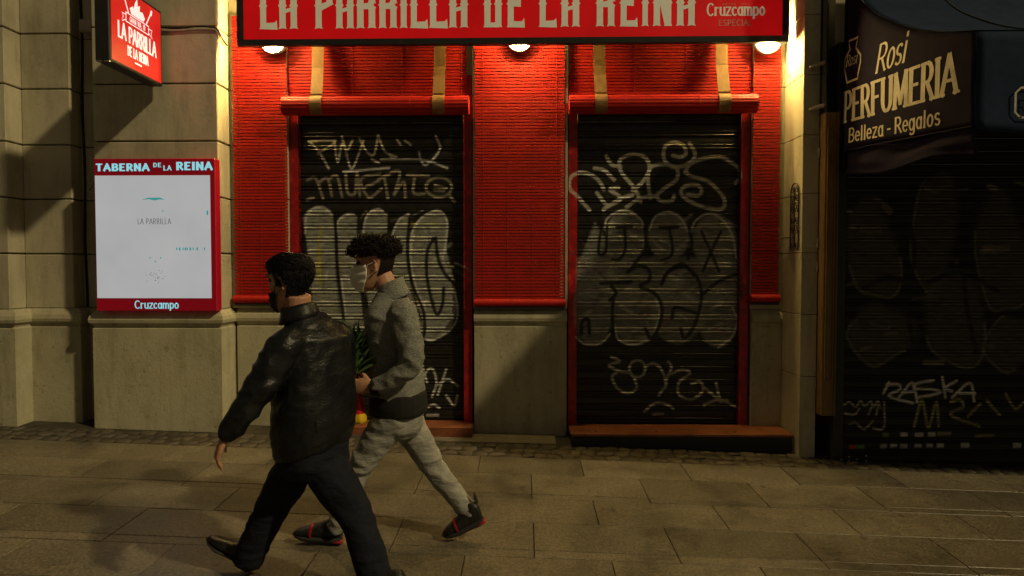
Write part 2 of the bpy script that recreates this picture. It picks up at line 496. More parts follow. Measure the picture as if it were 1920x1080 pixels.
G('g', .48, [arc(.22, xh / 2, .18, xh / 2, 20, 340, 12), [(.41, xh), (.41, -.12)] + arc(.24, -.12, .17, .16, 0, -150, 8)])
G('i', .18, [[(.09, 0), (.09, xh)], [(.09, .88), (.09, .99)]], [(.09, 0)])
G('l', .18, [[(.09, 0), (.09, 1)]], [(.09, 0)])
G('m', .72, [[(.07, 0), (.07, xh)], [(.07, xh * .75)] + arc(.22, xh * .66, .14, xh * .34, 160, 0, 8) + [(.36, 0)], [(.36, xh * .7)] + arc(.51, xh * .66, .14, xh * .34, 160, 0, 8) + [(.65, 0)]], [(.07, 0), (.36, 0), (.65, 0)])
G('o', .46, [arc(.23, xh / 2, .18, xh / 2, 90, 450, 16)])
G('p', .48, [[(.07, -.26), (.07, xh)], arc(.25, xh / 2, .18, xh / 2, 150, -150, 12)], [(.07, -.26)])
G('r', .36, [[(.07, 0), (.07, xh)], [(.07, xh * .7), (.18, xh * .95), (.32, xh * .94)]], [(.07, 0)])
G('s', .38, [arc(.19, xh * .75, .14, xh * .25, 40, 270, 8) + arc(.19, xh * .25, .15, xh * .25, 90, -140, 8)])
G('u', .48, [[(.07, xh), (.07, .2)] + arc(.24, .2, .17, .2, 180, 360, 8) + [(.41, xh)], [(.41, .3), (.41, 0)]], [(.41, 0)])
G('z', .42, [[(.03, xh), (.38, xh)], [(.38, xh), (.03, 0)], [(.03, 0), (.4, 0)]])

def ribbon(mb, pts, wt, wn, mapf, lift):
    """flat painted stroke; thick where it runs upright, thin where level"""
    pts = [Vector((p[0], p[1])) for p in pts]
    L, Rr = [], []
    n = len(pts)
    for i, p in enumerate(pts):
        t = pts[min(i + 1, n - 1)] - pts[max(i - 1, 0)]
        if t.length < 1e-9: t = Vector((1, 0))
        t.normalize()
        h = 0.5 * (wt * abs(t.y) + wn * abs(t.x)) / max(abs(t.x) + abs(t.y), 1e-6)
        nn = Vector((-t.y, t.x)) * h
        q = p
        if i == 0: q = p - t * wn * 0.5
        if i == n - 1: q = p + t * wn * 0.5
        L.append(mapf(*(q + nn), lift)); Rr.append(mapf(*(q - nn), lift))
    vs = L + Rr
    mb.add(vs, [(i, i + 1, n + i + 1, n + i) for i in range(n - 1)])

def text(mb, s, h, mapf, length, wt=.14, wn=.08, serif=0.0, gap=.14, lift0=0.0, u0=0.0, v0=0.0):
    """lettering of cap height h fitted to length, starting at (u0, v0) of mapf(u, v, lift)"""
    adv = sum(GL[c][0] + gap for c in s) - gap
    kx = length / adv
    x = 0; k = 0
    for c in s:
        w, strokes, ser = GL[c]
        fx = kx / h
        for st in strokes:
            ribbon(mb, [((x + px) * fx, py) for px, py in st], wt, wn,
                   lambda a, b, l: mapf(u0 + a * h, v0 + b * h, l), lift0 + 0.0004 * (k % 4))
            k += 1
        if serif:
            for (sx, sy) in ser:
                ribbon(mb, [((x + sx) * fx - serif, sy), ((x + sx) * fx + serif, sy)], wn, wn * 0.8,
                       lambda a, b, l: mapf(u0 + a * h, v0 + b * h, l), lift0 + 0.0004 * (k % 4))
                k += 1
        x += w + gap

def flat_poly(mb, pts, mapf, lift=0.0):
    mb.add([mapf(u, v, lift) for u, v in pts], [tuple(range(len(pts)))])

# ------------------------------------------------------------------ sprayed paint and painted rib highlights (vertex colours of the shutters)
def smooth_line(pts, k=6):
    p = [np.array(q, float) for q in pts]
    if len(p) < 3: return np.array(p)
    out = []
    q = [2 * p[0] - p[1]] + p + [2 * p[-1] - p[-2]]
    for i in range(1, len(q) - 2):
        for t in np.linspace(0, 1, k, endpoint=False):
            a, b, c, d = q[i - 1], q[i], q[i + 1], q[i + 2]
            out.append(0.5 * ((2 * b) + (-a + c) * t + (2 * a - 5 * b + 4 * c - d) * t * t + (-a + 3 * b - 3 * c + d) * t ** 3))
    out.append(p[-1])
    return np.array(out)
def seg_dist(pts, line):
    d = np.full(len(pts), 1e9)
    for a, b in zip(line[:-1], line[1:]):
        ab = b - a
        t = np.clip(((pts - a) @ ab) / max(ab @ ab, 1e-9), 0, 1)
        d = np.minimum(d, np.hypot(*(pts - a - t[:, None] * ab).T))
    return d
def inside(pts, poly):
    x, y = pts[:, 0], pts[:, 1]
    r = np.zeros(len(pts), bool)
    j = len(poly) - 1
    for i in range(len(poly)):
        xi, yi = poly[i]; xj, yj = poly[j]
        c = ((yi > y) != (yj > y)) & (x < (xj - xi) * (y - yi) / (yj - yi + 1e-12) + xi)
        r ^= c
        j = i
    return r
def spray(px, ops):
    """px: n x 2 photo pixels of the vertices; ops in order -> n x 4 colour and cover"""
    out = np.zeros((len(px), 4))
    for op in ops:
        kind, data, width, col, al = op
        if kind == 'line':
            line = smooth_line(data)
            lo, hi = line.min(0) - width * 2 - 4, line.max(0) + width * 2 + 4
        else:
            line = np.array(data, float); lo, hi = line.min(0) - width - 2, line.max(0) + width + 2
        sel = np.where(((px > lo) & (px < hi)).all(1))[0]
        if not len(sel): continue
        q = px[sel]
        if kind == 'line':
            d = seg_dist(q, line)
            a = np.clip((width * 0.5 + 1.3 - d) / 2.2, 0, 1)
        else:
            ins = inside(q, line)
            d = seg_dist(q, np.vstack([line, line[:1]]))
            d = np.where(ins, d, -d)
            a = np.clip((d + width * 0.5) / max(width, 1), 0, 1)
        a = (a * al)[:, None]
        o = out[sel]
        na = a + o[:, 3:] * (1 - a)
        rgb = (np.array(col) * a + o[:, :3] * o[:, 3:] * (1 - a)) / np.maximum(na, 1e-6)
        out[sel, :3] = rgb; out[sel, 3:] = na
    return out
def set_paint(me, origin, ops, rib_y=None):
    n = len(me.vertices)
    co = np.empty(n * 3); me.vertices.foreach_get('co', co)
    co = co.reshape(-1, 3) + np.array(origin)
    c = spray(proj(co), ops)
    if rib_y is not None:                       # paint brightened on the proud ribs, a highlight put into the colour
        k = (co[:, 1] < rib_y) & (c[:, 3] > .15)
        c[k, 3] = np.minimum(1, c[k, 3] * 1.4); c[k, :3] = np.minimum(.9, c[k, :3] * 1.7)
    at = me.color_attributes.new('paint', 'FLOAT_COLOR', 'POINT')
    at.data.foreach_set('color', c.astype(np.float32).ravel())

def ell(cx, cy, rx, ry, n=28): return [(cx + rx * math.cos(2 * math.pi * i / n), cy + ry * math.sin(2 * math.pi * i / n)) for i in range(n)]
def mp(lines, ox, oy, s): return [[(ox + x / s, oy + y / s) for x, y in l] for l in lines]

WHITE = (0.85, 0.85, 0.8); OLIVE = (0.36, 0.32, 0.24); SILVER = (0.36, 0.37, 0.33); PALE = (0.72, 0.72, 0.66)
BLACK = (0.008, 0.008, 0.008)
left_ops = []
for l in mp([[(95, 700), (130, 650), (200, 635), (270, 660), (295, 760), (300, 1000), (330, 1420), (230, 1440), (160, 1300), (140, 1040), (110, 800)]], 540, 200, 3.375):
    left_ops.append(('fill', l, 4, SILVER, .8))
for l in mp([[(310, 760), (340, 690), (400, 670), (450, 700), (455, 900), (470, 1200), (520, 1450), (330, 1430), (315, 1000)],
             [(480, 740), (510, 670), (570, 645), (625, 690), (640, 900), (660, 1300), (640, 1450), (540, 1440), (470, 1000)],
             [(650, 850), (690, 730), (760, 680), (770, 760), (755, 1000), (790, 1200), (850, 1400), (760, 1450), (680, 1300)],
             [(770, 900), (800, 760), (880, 680), (960, 660), (1010, 720), (1000, 900), (1050, 1100), (1075, 1250), (1030, 1420), (900, 1500), (830, 1440), (850, 1350), (790, 1150)]], 540, 200, 3.375):
    left_ops.append(('fill', l, 4, SILVER, .8))
for i in range(110):
    x0 = random.uniform(576, 855); y0 = random.uniform(395, 630)
    left_ops.append(('line', [(x0, y0), (x0 + random.uniform(-30, 30), y0 + random.uniform(2, 16))], random.uniform(3, 8), random.choice([(0.06, 0.06, 0.055), (0.7, 0.7, 0.64), (0.2, 0.21, 0.18), (0.3, 0.3, 0.1)]), random.uniform(.15, .5)))
for x in (600, 598, 601, 596): left_ops.append(('line', [(x, random.uniform(420, 540)), (x + 2, random.uniform(430, 560))], 5, (0.5, 0.45, 0.05), .5))
for l in mp([[(110, 800), (115, 700), (160, 645), (230, 640), (280, 690)], [(310, 790), (320, 720), (380, 680)], [(475, 800), (500, 690), (570, 648), (625, 690)],
             [(650, 840), (700, 720), (765, 680)], [(775, 950), (785, 800), (850, 700), (950, 660), (1005, 720), (1000, 850), (980, 960)]], 540, 200, 3.375):
    left_ops.append(('line', l, 3.6, PALE, .95))
for l in ([(628, 400), (630, 440), (633, 507), (643, 590), (647, 640)], [(674, 395), (672, 440), (680, 560), (690, 640)],
          [(768, 410), (764, 473), (773, 533), (793, 580), (795, 627), (780, 647)], [(730, 400), (728, 450), (720, 560), (735, 640)],
          [(813, 447), (801, 473), (801, 523), (817, 587), (829, 573), (832, 540)], [(817, 447), (821, 483), (834, 513), (859, 543), (864, 573), (857, 617), (813, 643), (787, 640)]):
    left_ops.append(('line', l, 6, BLACK, .95))
for l in ([(776, 440), (770, 480), (779, 533), (798, 580)], [(640, 520), (648, 585)], [(852, 545), (858, 580), (850, 612), (815, 636), (792, 634)], [(825, 470), (838, 505)]):
    left_ops.append(('line', l, 2.4, PALE, .8))
for l in mp([[(130, 220), (210, 214), (300, 212)], [(140, 225), (200, 290), (258, 392)], [(190, 295), (280, 240), (300, 215)], [(292, 215), (315, 350), (342, 235), (375, 275), (410, 210)],
             [(340, 190), (362, 262), (405, 392), (478, 215)], [(450, 200), (500, 285), (545, 300), (570, 180)], [(570, 180), (615, 285), (690, 322), (590, 337), (850, 338), (1008, 388)],
             [(690, 210), (712, 240)], [(740, 215), (778, 240)], [(935, 185), (962, 262), (920, 330), (870, 368), (842, 340), (828, 285)], [(530, 335), (575, 355)], [(350, 412), (640, 388)]], 540, 200, 3.375):
    left_ops.append(('line', l, 3.6, WHITE, .8))
for l in mp([[(120, 465), (175, 455), (222, 580)], [(200, 475), (250, 455), (278, 565)], [(262, 455), (310, 440), (342, 568)], [(365, 420), (378, 545), (425, 545), (436, 420), (455, 565)],
             [(582, 425), (462, 458), (510, 572), (592, 520)], [(482, 512), (572, 470)], [(572, 462), (608, 452), (632, 582)], [(590, 452), (705, 408), (672, 560)], [(672, 555), (732, 475), (742, 572)],
             [(755, 432), (892, 442)], [(800, 445), (795, 545), (862, 552)], ell(955, 510, 82, 62, 14) + [(1037, 510)], [(930, 500), (1002, 515)], [(928, 527), (985, 532)], [(1025, 565), (1056, 602)],
             [(120, 590), (160, 575)]], 540, 200, 3.375):
    left_ops.append(('line', l, 5, OLIVE, .75))
for l in mp([[(1225, 815), (1285, 750), (1315, 830), (1290, 912)], [(1235, 735), (1262, 830)], [(1370, 758), (1322, 900)], [(1325, 842), (1380, 815), (1436, 852)], [(1370, 905), (1415, 962), (1432, 905)],
             [(1258, 972), (1300, 958), (1332, 974)], [(1262, 1015), (1325, 1015)]], 380, 440, 3):
    left_ops.append(('line', l, 4, WHITE, .7))

right_ops = []
for l in mp([ell(475, 815, 130, 195), ell(770, 800, 140, 165), ell(1080, 835, 150, 185), [(270, 710), (215, 850), (150, 1010), (140, 1200), (420, 1250), (420, 1000), (330, 800)]], 1040, 220, 3.6):
    right_ops.append(('fill', l, 6, SILVER, .55))
for l in mp([ell(215, 240, 110, 205), ell(460, 270, 140, 172), ell(690, 250, 150, 185), ell(920, 280, 115, 175), [(125, -50), (1030, -50), (1030, 200), (125, 200)]], 1040, 500, 3):
    right_ops.append(('fill', l, 6, SILVER, .5))
for i in range(130):
    x0 = random.uniform(1086, 1375); y0 = random.uniform(400, 630)
    right_ops.append(('line', [(x0, y0), (x0 + random.uniform(-30, 30), y0 + random.uniform(3, 18))], random.uniform(3, 9), random.choice([(0.04, 0.04, 0.038), (0.65, 0.65, 0.6), (0.18, 0.18, 0.16), (0.3, 0.14, 0.14)]), random.uniform(.15, .5)))
for l in mp([[(345, 760), (350, 690), (420, 640), (500, 635), (580, 690), (605, 780), (600, 900)], [(640, 760), (680, 670), (770, 640), (850, 680), (900, 770)], [(920, 780), (950, 700), (1040, 650), (1130, 690), (1200, 800), (1225, 950)]], 1040, 220, 3.6):
    right_ops.append(('line', l, 3.2, PALE, .85))
for l in mp([[(120, 395), (170, 435), (260, 430), (310, 380)], [(335, 330), (360, 410), (440, 440), (520, 410)], [(570, 180), (590, 270), (560, 370)], [(1000, 230), (1025, 300), (1000, 390), (920, 455)]], 1040, 500, 3):
    right_ops.append(('line', l, 3.2, PALE, .85))
for l in mp([[(318, 730), (298, 860), (302, 925), (345, 900), (352, 740)], [(420, 742), (520, 736)], [(470, 742), (478, 880), (440, 955), (390, 960)], [(710, 746), (832, 742)], [(772, 750), (792, 850), (788, 930), (720, 966)],
             [(990, 770), (1050, 900), (1110, 1040)], [(1122, 770), (1060, 900), (1000, 1040)], [(606, 740), (606, 890), (500, 1040)], [(905, 740), (927, 850), (900, 960)], [(740, 1070), (790, 1020), (870, 990), (940, 1070)]], 1040, 220, 3.6):
    right_ops.append(('line', l, 5.5, BLACK, .95))
for l in mp([[(410, 30), (470, -5), (530, 20), (530, 80), (480, 110), (560, 150), (602, 220), (592, 320), (545, 402), (510, 350)], [(600, 100), (640, 30), (730, 0), (800, 60), (826, 170), (790, 320), (732, 402), (710, 350)],
             [(330, 180), (325, 280), (332, 400)], [(260, 95), (432, 86)], [(320, 110), (345, 150), (310, 190)], [(840, 150), (930, 80), (1040, 48), (1052, 180)], [(660, 290), (680, 230), (790, 260)], [(150, 380), (155, 310), (190, 300), (195, 380)]], 1040, 500, 3):
    right_ops.append(('line', l, 6.5, BLACK, .95))
for l in mp([[(235, 625), (150, 530), (102, 480), (106, 410), (160, 375), (240, 385), (300, 430), (332, 487)], [(268, 345), (330, 355), (402, 422)], [(348, 262), (385, 320), (445, 332)],
             [(580, 572), (540, 480), (450, 370), (442, 290), (520, 250), (610, 270), (640, 350), (590, 440), (525, 490)], [(645, 545), (630, 400), (660, 330), (760, 320), (825, 350), (822, 420), (740, 480), (690, 530), (720, 565), (790, 562), (806, 528)],
             [(285, 510), (358, 590), (447, 545), (372, 490), (430, 473)], [(485, 607), (580, 545), (690, 530)], [(330, 622), (450, 547), (527, 524)],
             [(798, 258), (850, 267), (885, 245), (870, 190), (800, 170), (745, 200), (738, 280), (790, 330), (860, 330), (930, 290), (947, 240), (910, 175)],
             [(880, 372), (910, 320), (1000, 280), (1110, 265), (1200, 310), (1246, 350), (1252, 410), (1220, 442)], [(888, 368), (920, 397), (1030, 430), (1100, 490), (1147, 560), (1130, 617), (1020, 610), (900, 560), (853, 510), (880, 465), (960, 458), (992, 490), (970, 527), (898, 520)]], 1040, 220, 3.6):
    right_ops.append(('line', l, 6.5, (0.6, 0.57, 0.48), .85))
for l in mp([[(320, 508), (367, 532), (305, 555), (370, 590), (430, 602), (462, 680), (410, 712), (350, 680), (323, 620), (352, 593)], ell(465, 575, 45, 48, 12) + [(510, 575)], [(510, 560), (560, 545), (600, 580), (627, 660), (585, 722)],
             [(640, 535), (657, 570), (622, 645)], [(655, 602), (720, 580), (762, 600), (700, 650), (700, 720), (770, 746), (832, 700), (820, 648), (768, 660)], [(840, 678), (935, 760)], [(908, 652), (930, 740), (972, 752)],
             [(840, 776), (930, 750), (1035, 797)], [(505, 815), (560, 770), (620, 770), (667, 797)], [(555, 830), (610, 828)]], 1040, 500, 3):
    right_ops.append(('line', l, 4.6, (0.5, 0.5, 0.42), .75))

perf_ops = []
def wob(cx, cy, rx, ry, ph): return [(cx + rx * (1 + .16 * math.sin(2 * t + ph)) * math.cos(t), cy + ry * (1 + .14 * math.sin(3 * t + ph)) * math.sin(t) + .25 * rx * math.cos(t + ph)) for t in np.linspace(0, 2 * math.pi, 26)[:-1]]
for k, (cx, cy, rx, ry) in enumerate(((1636, 470, 52, 95), (1655, 625, 58, 70), (1752, 430, 44, 110), (1790, 600, 66, 72), (1880, 480, 48, 120), (1900, 640, 50, 60))):
    l = wob(cx, cy, rx, ry, k * 1.7)
    perf_ops.append(('fill', l, 16, (0.13, 0.125, 0.10), .38))
    perf_ops.append(('line', l[k * 3 % 9:k * 3 % 9 + 12], 5, (0.3, 0.29, 0.25), .3))
for l in ([(1700, 390), (1715, 480), (1700, 560), (1720, 690)], [(1815, 380), (1822, 470), (1808, 540), (1830, 660)], [(1620, 540), (1670, 520), (1730, 545)], [(1740, 530), (1800, 510), (1870, 545)]):
    perf_ops.append(('line', l, 9, BLACK, .9))
for i in range(30):
    x0 = random.uniform(1585, 1910); y0 = random.uniform(320, 700)
    perf_ops.append(('line', [(x0, y0), (x0 + random.uniform(-40, 40), y0 + random.uniform(0, 12))], random.uniform(4, 14), random.choice([(0.02, 0.02, 0.02), (0.26, 0.24, 0.2)]), random.uniform(.2, .5)))
for l in mp([[(900, 395), (865, 465)], [(885, 410), (960, 408), (968, 440), (900, 482), (1052, 527)], [(968, 482), (1050, 398), (1078, 520)], [(985, 462), (1062, 450)], [(1182, 383), (1080, 400), (1062, 432), (1180, 440), (1222, 462), (1080, 490)],
             [(1238, 362), (1258, 490)], [(1328, 385), (1252, 432), (1300, 450)], [(1300, 490), (1412, 398), (1440, 512)], [(1330, 462), (1444, 465)]], 1400, 600, 3.375):
    perf_ops.append(('line', l, 4.5, (0.75, 0.7, 0.68), .95))
for l in mp([[(605, 545), (650, 520), (690, 550), (720, 512), (745, 545), (785, 515), (800, 550), (830, 515), (845, 555)], [(620, 590), (680, 600), (715, 560)], [(770, 600), (790, 550)], [(820, 600), (830, 540)], [(650, 660), (690, 650), (740, 690), (800, 640)], [(870, 520), (868, 680), (800, 685)]], 1400, 600, 3.375):
    perf_ops.append(('line', l, 3.5, (0.4, 0.38, 0.33), .7))
for l in mp([[(1060, 672), (1110, 508), (1150, 682), (1200, 520), (1215, 670)], [(1290, 520), (1350, 505), (1370, 550), (1290, 600), (1470, 672)], [(1400, 610), (1480, 530)], [(1520, 510), (1600, 600)], [(1640, 470), (1700, 560), (1755, 520)], [(1450, 735), (1560, 730)]], 1400, 600, 3.375):
    perf_ops.append(('line', l, 5, (0.4, 0.37, 0.16), .6))
for (x, y, w, c) in [(668, 805, 46, (0.7, 0.05, 0.03)), (720, 803, 50, (0.12, 0.3, 0.06)), (866, 798, 42, PALE), (930, 797, 46, PALE), (995, 798, 46, PALE), (1085, 797, 46, PALE), (1157, 795, 42, PALE), (1225, 794, 46, PALE), (1382, 792, 56, PALE), (1712, 792, 52, PALE),
                     (995, 724, 46, PALE), (1092, 726, 56, PALE), (1170, 722, 50, PALE), (1250, 720, 90, (0.3, 0.3, 0.12)), (880, 728, 40, (0.2, 0.25, 0.1))]:
    a, b, hw = 1400 + x / 3.375, 600 + y / 3.375, w / 6.75
    perf_ops.append(('fill', [(a - hw, b - 4), (a + hw, b - 4), (a + hw, b + 4), (a - hw, b + 4)], 1.5, c, .75))

# ------------------------------------------------------------------ ground
ground = MB()
XL, XR, YN, YF = -40, 40, -40, 12
ground.add([(x, y, gz(x, y) - 0.035) for x, y in ((XL, YN), (XR, YN), (XR, YF), (XL, YF))], [(0, 1, 2, 3)])
go = ground.build('ground', M['grout'])
go['kind'] = 'structure'
pave = empty('pavement', (0, 4, gz(0, 4)))
pave['kind'] = 'structure'
SL = Matrix(((1, 0, 0), (0, 1, 0), (-GA, GB, 1))).to_3x3()
def slab_mesh(w, d):
    b = MB().box(-w / 2 + .0024, w / 2 - .0024, -d / 2 + .0024, d / 2 - .0024, -0.03, 0.0, 0.0022)
    b.v = [tuple(SL @ Vector(v)) for v in b.v]
    return b.mesh('paving_slab', M['paver'])
edges = [(5.125, 4.741, .44, 0), (4.741, 4.362, .045, 0), (4.362, 4.284, .045, 1), (4.284, 3.905, .455, 0), (3.905, 3.54, .05, 0), (3.54, 3.45, .05, 1),
         (3.45, 3.07, .47, 0), (3.07, 2.70, .06, 0), (2.70, 2.61, .06, 1), (2.61, 2.23, .47, 0), (2.23, 1.86, .06, 0)]
for (y1, y0, off, strip) in edges:
    me = slab_mesh(0.8, y1 - y0)
    for k in range(-7, 7):
        xc = off + 0.8 * k + 0.4
        yc = (y0 + y1) / 2
        if abs(xc) > 0.95 * y1 + 0.6: continue
        o = link('paving_slab' if not strip else 'paving_strip', me, pave, (xc, yc, gz(xc, yc) + random.uniform(-.0015, .0015)))
# the rest of the street, out of the picture: one sheet with the same slabs as a pattern
m, nt, b = nmat('far_paving')
bt = N(nt, 'ShaderNodeTexBrick')
bt.inputs['Color1'].default_value = (0.15, 0.13, 0.10, 1); bt.inputs['Color2'].default_value = (0.18, 0.16, 0.125, 1)
bt.inputs['Mortar'].default_value = (0.03, 0.027, 0.022, 1)
bt.inputs['Scale'].default_value = 1; bt.inputs['Brick Width'].default_value = .8; bt.inputs['Row Height'].default_value = .38; bt.inputs['Mortar Size'].default_value = .005
nt.links.new(geo_coords(nt), bt.inputs['Vector']); nt.links.new(bt.outputs[0], b.inputs['Base Color'])
b.inputs['Roughness'].default_value = 0.5
fp = MB()
fp.add([(x, y, gz(x, y) - .004) for x, y in ((-40, -40), (40, -40), (40, 1.855), (-40, 1.855))], [(0, 1, 2, 3)])
o = fp.build('street', m); o['kind'] = 'structure'

# strip of cobbles between the slabs and the walls
cob = empty('cobble_strip', (0, 5.3, gz(0, 5.3)))
cob['kind'] = 'structure'
bed = MB().add([(x, y, gz(x, y) - .006) for x, y in ((-6.5, 5.128), (6.5, 5.128), (6.5, 5.9), (-6.5, 5.9))], [(0, 1, 2, 3)])
bed.build('bed', M['dirt'], cob)
def cobble_mesh(i):
    r = random.Random(i)
    rings = []
    n = 10
    for z, k in ((-.04, .98), (-.003, 1.0), (.004, .9), (.006, .55)):
        rings.append([])
        for j in range(n):
            a = 2 * math.pi * j / n
            c, s_ = math.cos(a), math.sin(a)
            e = (abs(c) ** 4 + abs(s_) ** 4) ** -.25
            rr = 0.5 * e * k * (1 + .09 * math.sin(3 * a + i) + .05 * math.sin(5 * a + 2 * i))
            rings[-1].append((rr * c, rr * s_, z + .003 * math.sin(a + i)))
    return MB().loft(rings).mesh('cobble', M['cobble'], True, angle=50)
cms = [cobble_mesh(i) for i in range(7)]
ycur = 5.135
for row, dep in enumerate((.115, .125, .12)):
    x = -4.9 + random.uniform(0, .1)
    while x < 4.2:
        w = random.uniform(.095, .15)
        yc = ycur + dep / 2
        o = link('cobble', random.choice(cms), cob, (x + w / 2, yc + random.uniform(-.005, .005), gz(x + w / 2, yc) - .004 + random.uniform(-.006, .004)))
        o.scale = (w * random.uniform(.86, .97), dep * random.uniform(.84, .96), 1)
        o.rotation_euler = (random.uniform(-.05, .05), random.uniform(-.05, .05), random.uniform(-.06, .06))
        x += w
    ycur += dep
# litter and cigarette ends lie in the joint by the wall: a few pale specks
# ------------------------------------------------------------------ the restaurant's front
bld = empty('restaurant_building', (-.5, 5.8, 0), 'beige stone building front with red-framed shuttered doorways between plain piers', 'building')
YB = 5.98
COUR = [WZ(y, 5.56) for y in (582, 475, 368, 262, 153, 45)]
COUR += [COUR[-1] + .5, COUR[-1] + 1.0]
ZTOP = COUR[-1]
wall = MB()
wall.box(-7.0, 2.45, YB, YB + .3, -.5, ZTOP)
wall.build('wall', M['stone'], bld)

def rect_loft(rings, yb):
    """rings of (z, x0, x1, yfront): a block whose mouldings return round its sides"""
    b = MB()
    b.loft([[(x0, yf, z), (x1, yf, z), (x1, yb, z), (x0, yb, z)] for z, x0, x1, yf in rings])
    return b
def plinth(x0, x1, yf, yb=YB, ztop=None, k=1.0):
    zt = ztop if ztop else COUR[0]
    o = [(zt + .004, -.012), (zt - .02, .012), (zt - .05, .034), (zt - .085, .042), (zt - .112, .036), (zt - .13, .012), (zt - .15, .004), (zt - .165, .016), (-.4, .016)]
    return rect_loft([(z, x0 - d * k, x1 + d * k, yf - d) for z, d in o], yb).build('plinth', M['plinth'], bld)
def courses(x0, x1, yf, yb=YB, c=.007, name='stone_block', mat='stone', gap=.012):
    core = MB().box(x0 + .018, x1 - .018, yf + .02, yb, COUR[0], ZTOP)
    core.build('joint_bed', M['joint'], bld)
    for a, b_ in zip(COUR[:-1], COUR[1:]):
        MB().box(x0, x1, yf, yb, a + gap / 2, b_ - gap / 2, c).build(name, M[mat], bld)

# main block that carries the menu board, and the stepped pilasters to its left
XB0, XB1 = WX(180, 5.56), WX(412, 5.56)
courses(XB0, XB1, 5.56)
plinth(XB0, XB1 + .008, 5.54)
XC0 = WX(146, 5.80)
YF1 = 5.70
XF1 = WX(137, YF1); XP = WX(17, 5.52)
courses(XP + .002, XF1, YF1, c=.006)
plinth(XP, XF1 + .06, YF1 - .01)
courses(-7.0, XP, 5.52)
plinth(-7.0, XP + .05, 5.50)
for a, b_ in zip(COUR[:-1], COUR[1:]):                                   # the channel between them
    MB().box(XF1 + .001, XB0 - .001, 5.84, YB, a + .004, b_ - .004, .004).build('stone_block', M['stone'], bld)
MB().box(XF1 + .07, XB0 - .05, 5.80, YB, -.4, COUR[0], .004).build('plinth', M['plinth'], bld)

# piers between the doorways
D0, D1 = WX(545, 5.82), WX(886, 5.82)
E0, E1 = WX(1065, 5.82), WX(1404, 5.82)
XR0 = 2.305                                                               # face of the right pier
plinth(XB1 + .045, D0 - .004, 5.80, k=.0)
plinth(D1 + .02, E0 - .015, 5.80, k=.12)
plinth(E1 + .02, XR0 - .003, 5.80, k=.0)
for x0, x1 in ((XB1, D0 - .003), (D1 + .008, E0 - .008), (E1 + .008, XR0 - .001)):
    for a, b_ in zip(COUR[:-1], COUR[1:]):
        MB().box(x0 + .001, x1, 5.786, YB, a + .003, b_ - .003, .003).build('stone_block', M['stone'], bld)
# right pier standing forward
XR1 = 2.44
MB().box(XR0 + .01, XR1 - .01, 5.42, YB, -.4, ZTOP).build('joint_bed', M['joint'], bld)
zz = [-.4, .60, COUR[0] - .02] + COUR[1:]
for a, b_ in zip(zz[:-1], zz[1:]):
    MB().box(XR0, XR1, 5.40, YB, a + .002, b_ - .002, .003).build('stone_block', M['stone'], bld)

# doorways: posts, rolling shutter of single slats, sill
ZS0, ZS1 = .085, 3.0
def shutter(parent, x0, x1, y, z0, z1, pitch, ops, mat, label=None, top_dark=True):
    sh = link('roller_shutter', None, parent, ((x0 + x1) / 2, y, z0))
    if label: sh['label'] = label
    nx = int((x1 - x0) / .0085)
    prof = [(0.0, 0.001), (0.00076, -0.00321), (0.00293, -0.00678), (0.00617, -0.00916), (0.01, -0.01), (0.01383, -0.00916), (0.01707, -0.00678), (0.01924, -0.00321), (0.02, 0.001), (0.026, 0.003), (0.032, 0.001), (0.03276, -0.00321), (0.03493, -0.00678), (0.03817, -0.00916), (0.042, -0.01), (0.04583, -0.00916), (0.04907, -0.00678), (0.05124, -0.00321), (0.052, 0.001), (0.056, -0.001), (0.07, -0.002), (0.09, -0.002), (0.112, -0.001), (0.12, 0.004)]
    prof2 = []
    for (a, d0), (b_, d1) in zip(prof[:-1], prof[1:]):
        k = max(1, int((b_ - a) * pitch / .119 / .009))
        for i in range(k): prof2.append((a + (b_ - a) * i / k, d0 + (d1 - d0) * i / k))
    prof2.append(prof[-1])
    z = z0; n = int(math.ceil((z1 - z0) / pitch))
    for i in range(n):
        zb = z0 + i * pitch
        xs = np.linspace(x0, x1, nx)
        rows = [(zb + a / .12 * pitch, y + d) for a, d in prof2]
        V = [(xx, yy, zz_) for (zz_, yy) in rows for xx in xs]
        F = [(r * nx + j, r * nx + j + 1, (r + 1) * nx + j + 1, (r + 1) * nx + j) for r in range(len(rows) - 1) for j in range(nx - 1)]
        me = bpy.data.meshes.new('slat')
        org = np.array([(x0 + x1) / 2, y, z0])
        me.from_pydata((np.array(V) - org).tolist(), [], F)
        me.materials.append(M[mat])
        me.polygons.foreach_set('use_smooth', [True] * len(F))
        me.set_sharp_from_angle(angle=R(40))
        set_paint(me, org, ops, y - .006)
        o = link('slat', me, sh)
    return sh
def painted_post(x0, x1, y0, y1, z0, z1, ops):
    b = MB()
    b.box(x0, x1, y0, y1, z0, z1, .004)
    o = b.build('door_post', M['post_paint'], bld)
    # finer front so the sprayed lines can cross it
    nx, nz = 12, 320
    V = [(x0 + .004 + (x1 - x0 - .008) * i / (nx - 1), y0 - .001, z0 + .01 + (z1 - z0 - .02) * j / (nz - 1)) for j in range(nz) for i in range(nx)]
    F = [(j * nx + i, j * nx + i + 1, (j + 1) * nx + i + 1, (j + 1) * nx + i) for j in range(nz - 1) for i in range(nx - 1)]
    me = bpy.data.meshes.new('post_face')
    me.from_pydata([tuple(Vector(v) - ORG[bld.name]) for v in V], [], F)
    me.materials.append(M['post_paint'])
    set_paint(me, tuple(ORG[bld.name]), ops)
    link('post_face', me, o).location = (0, 0, 0)
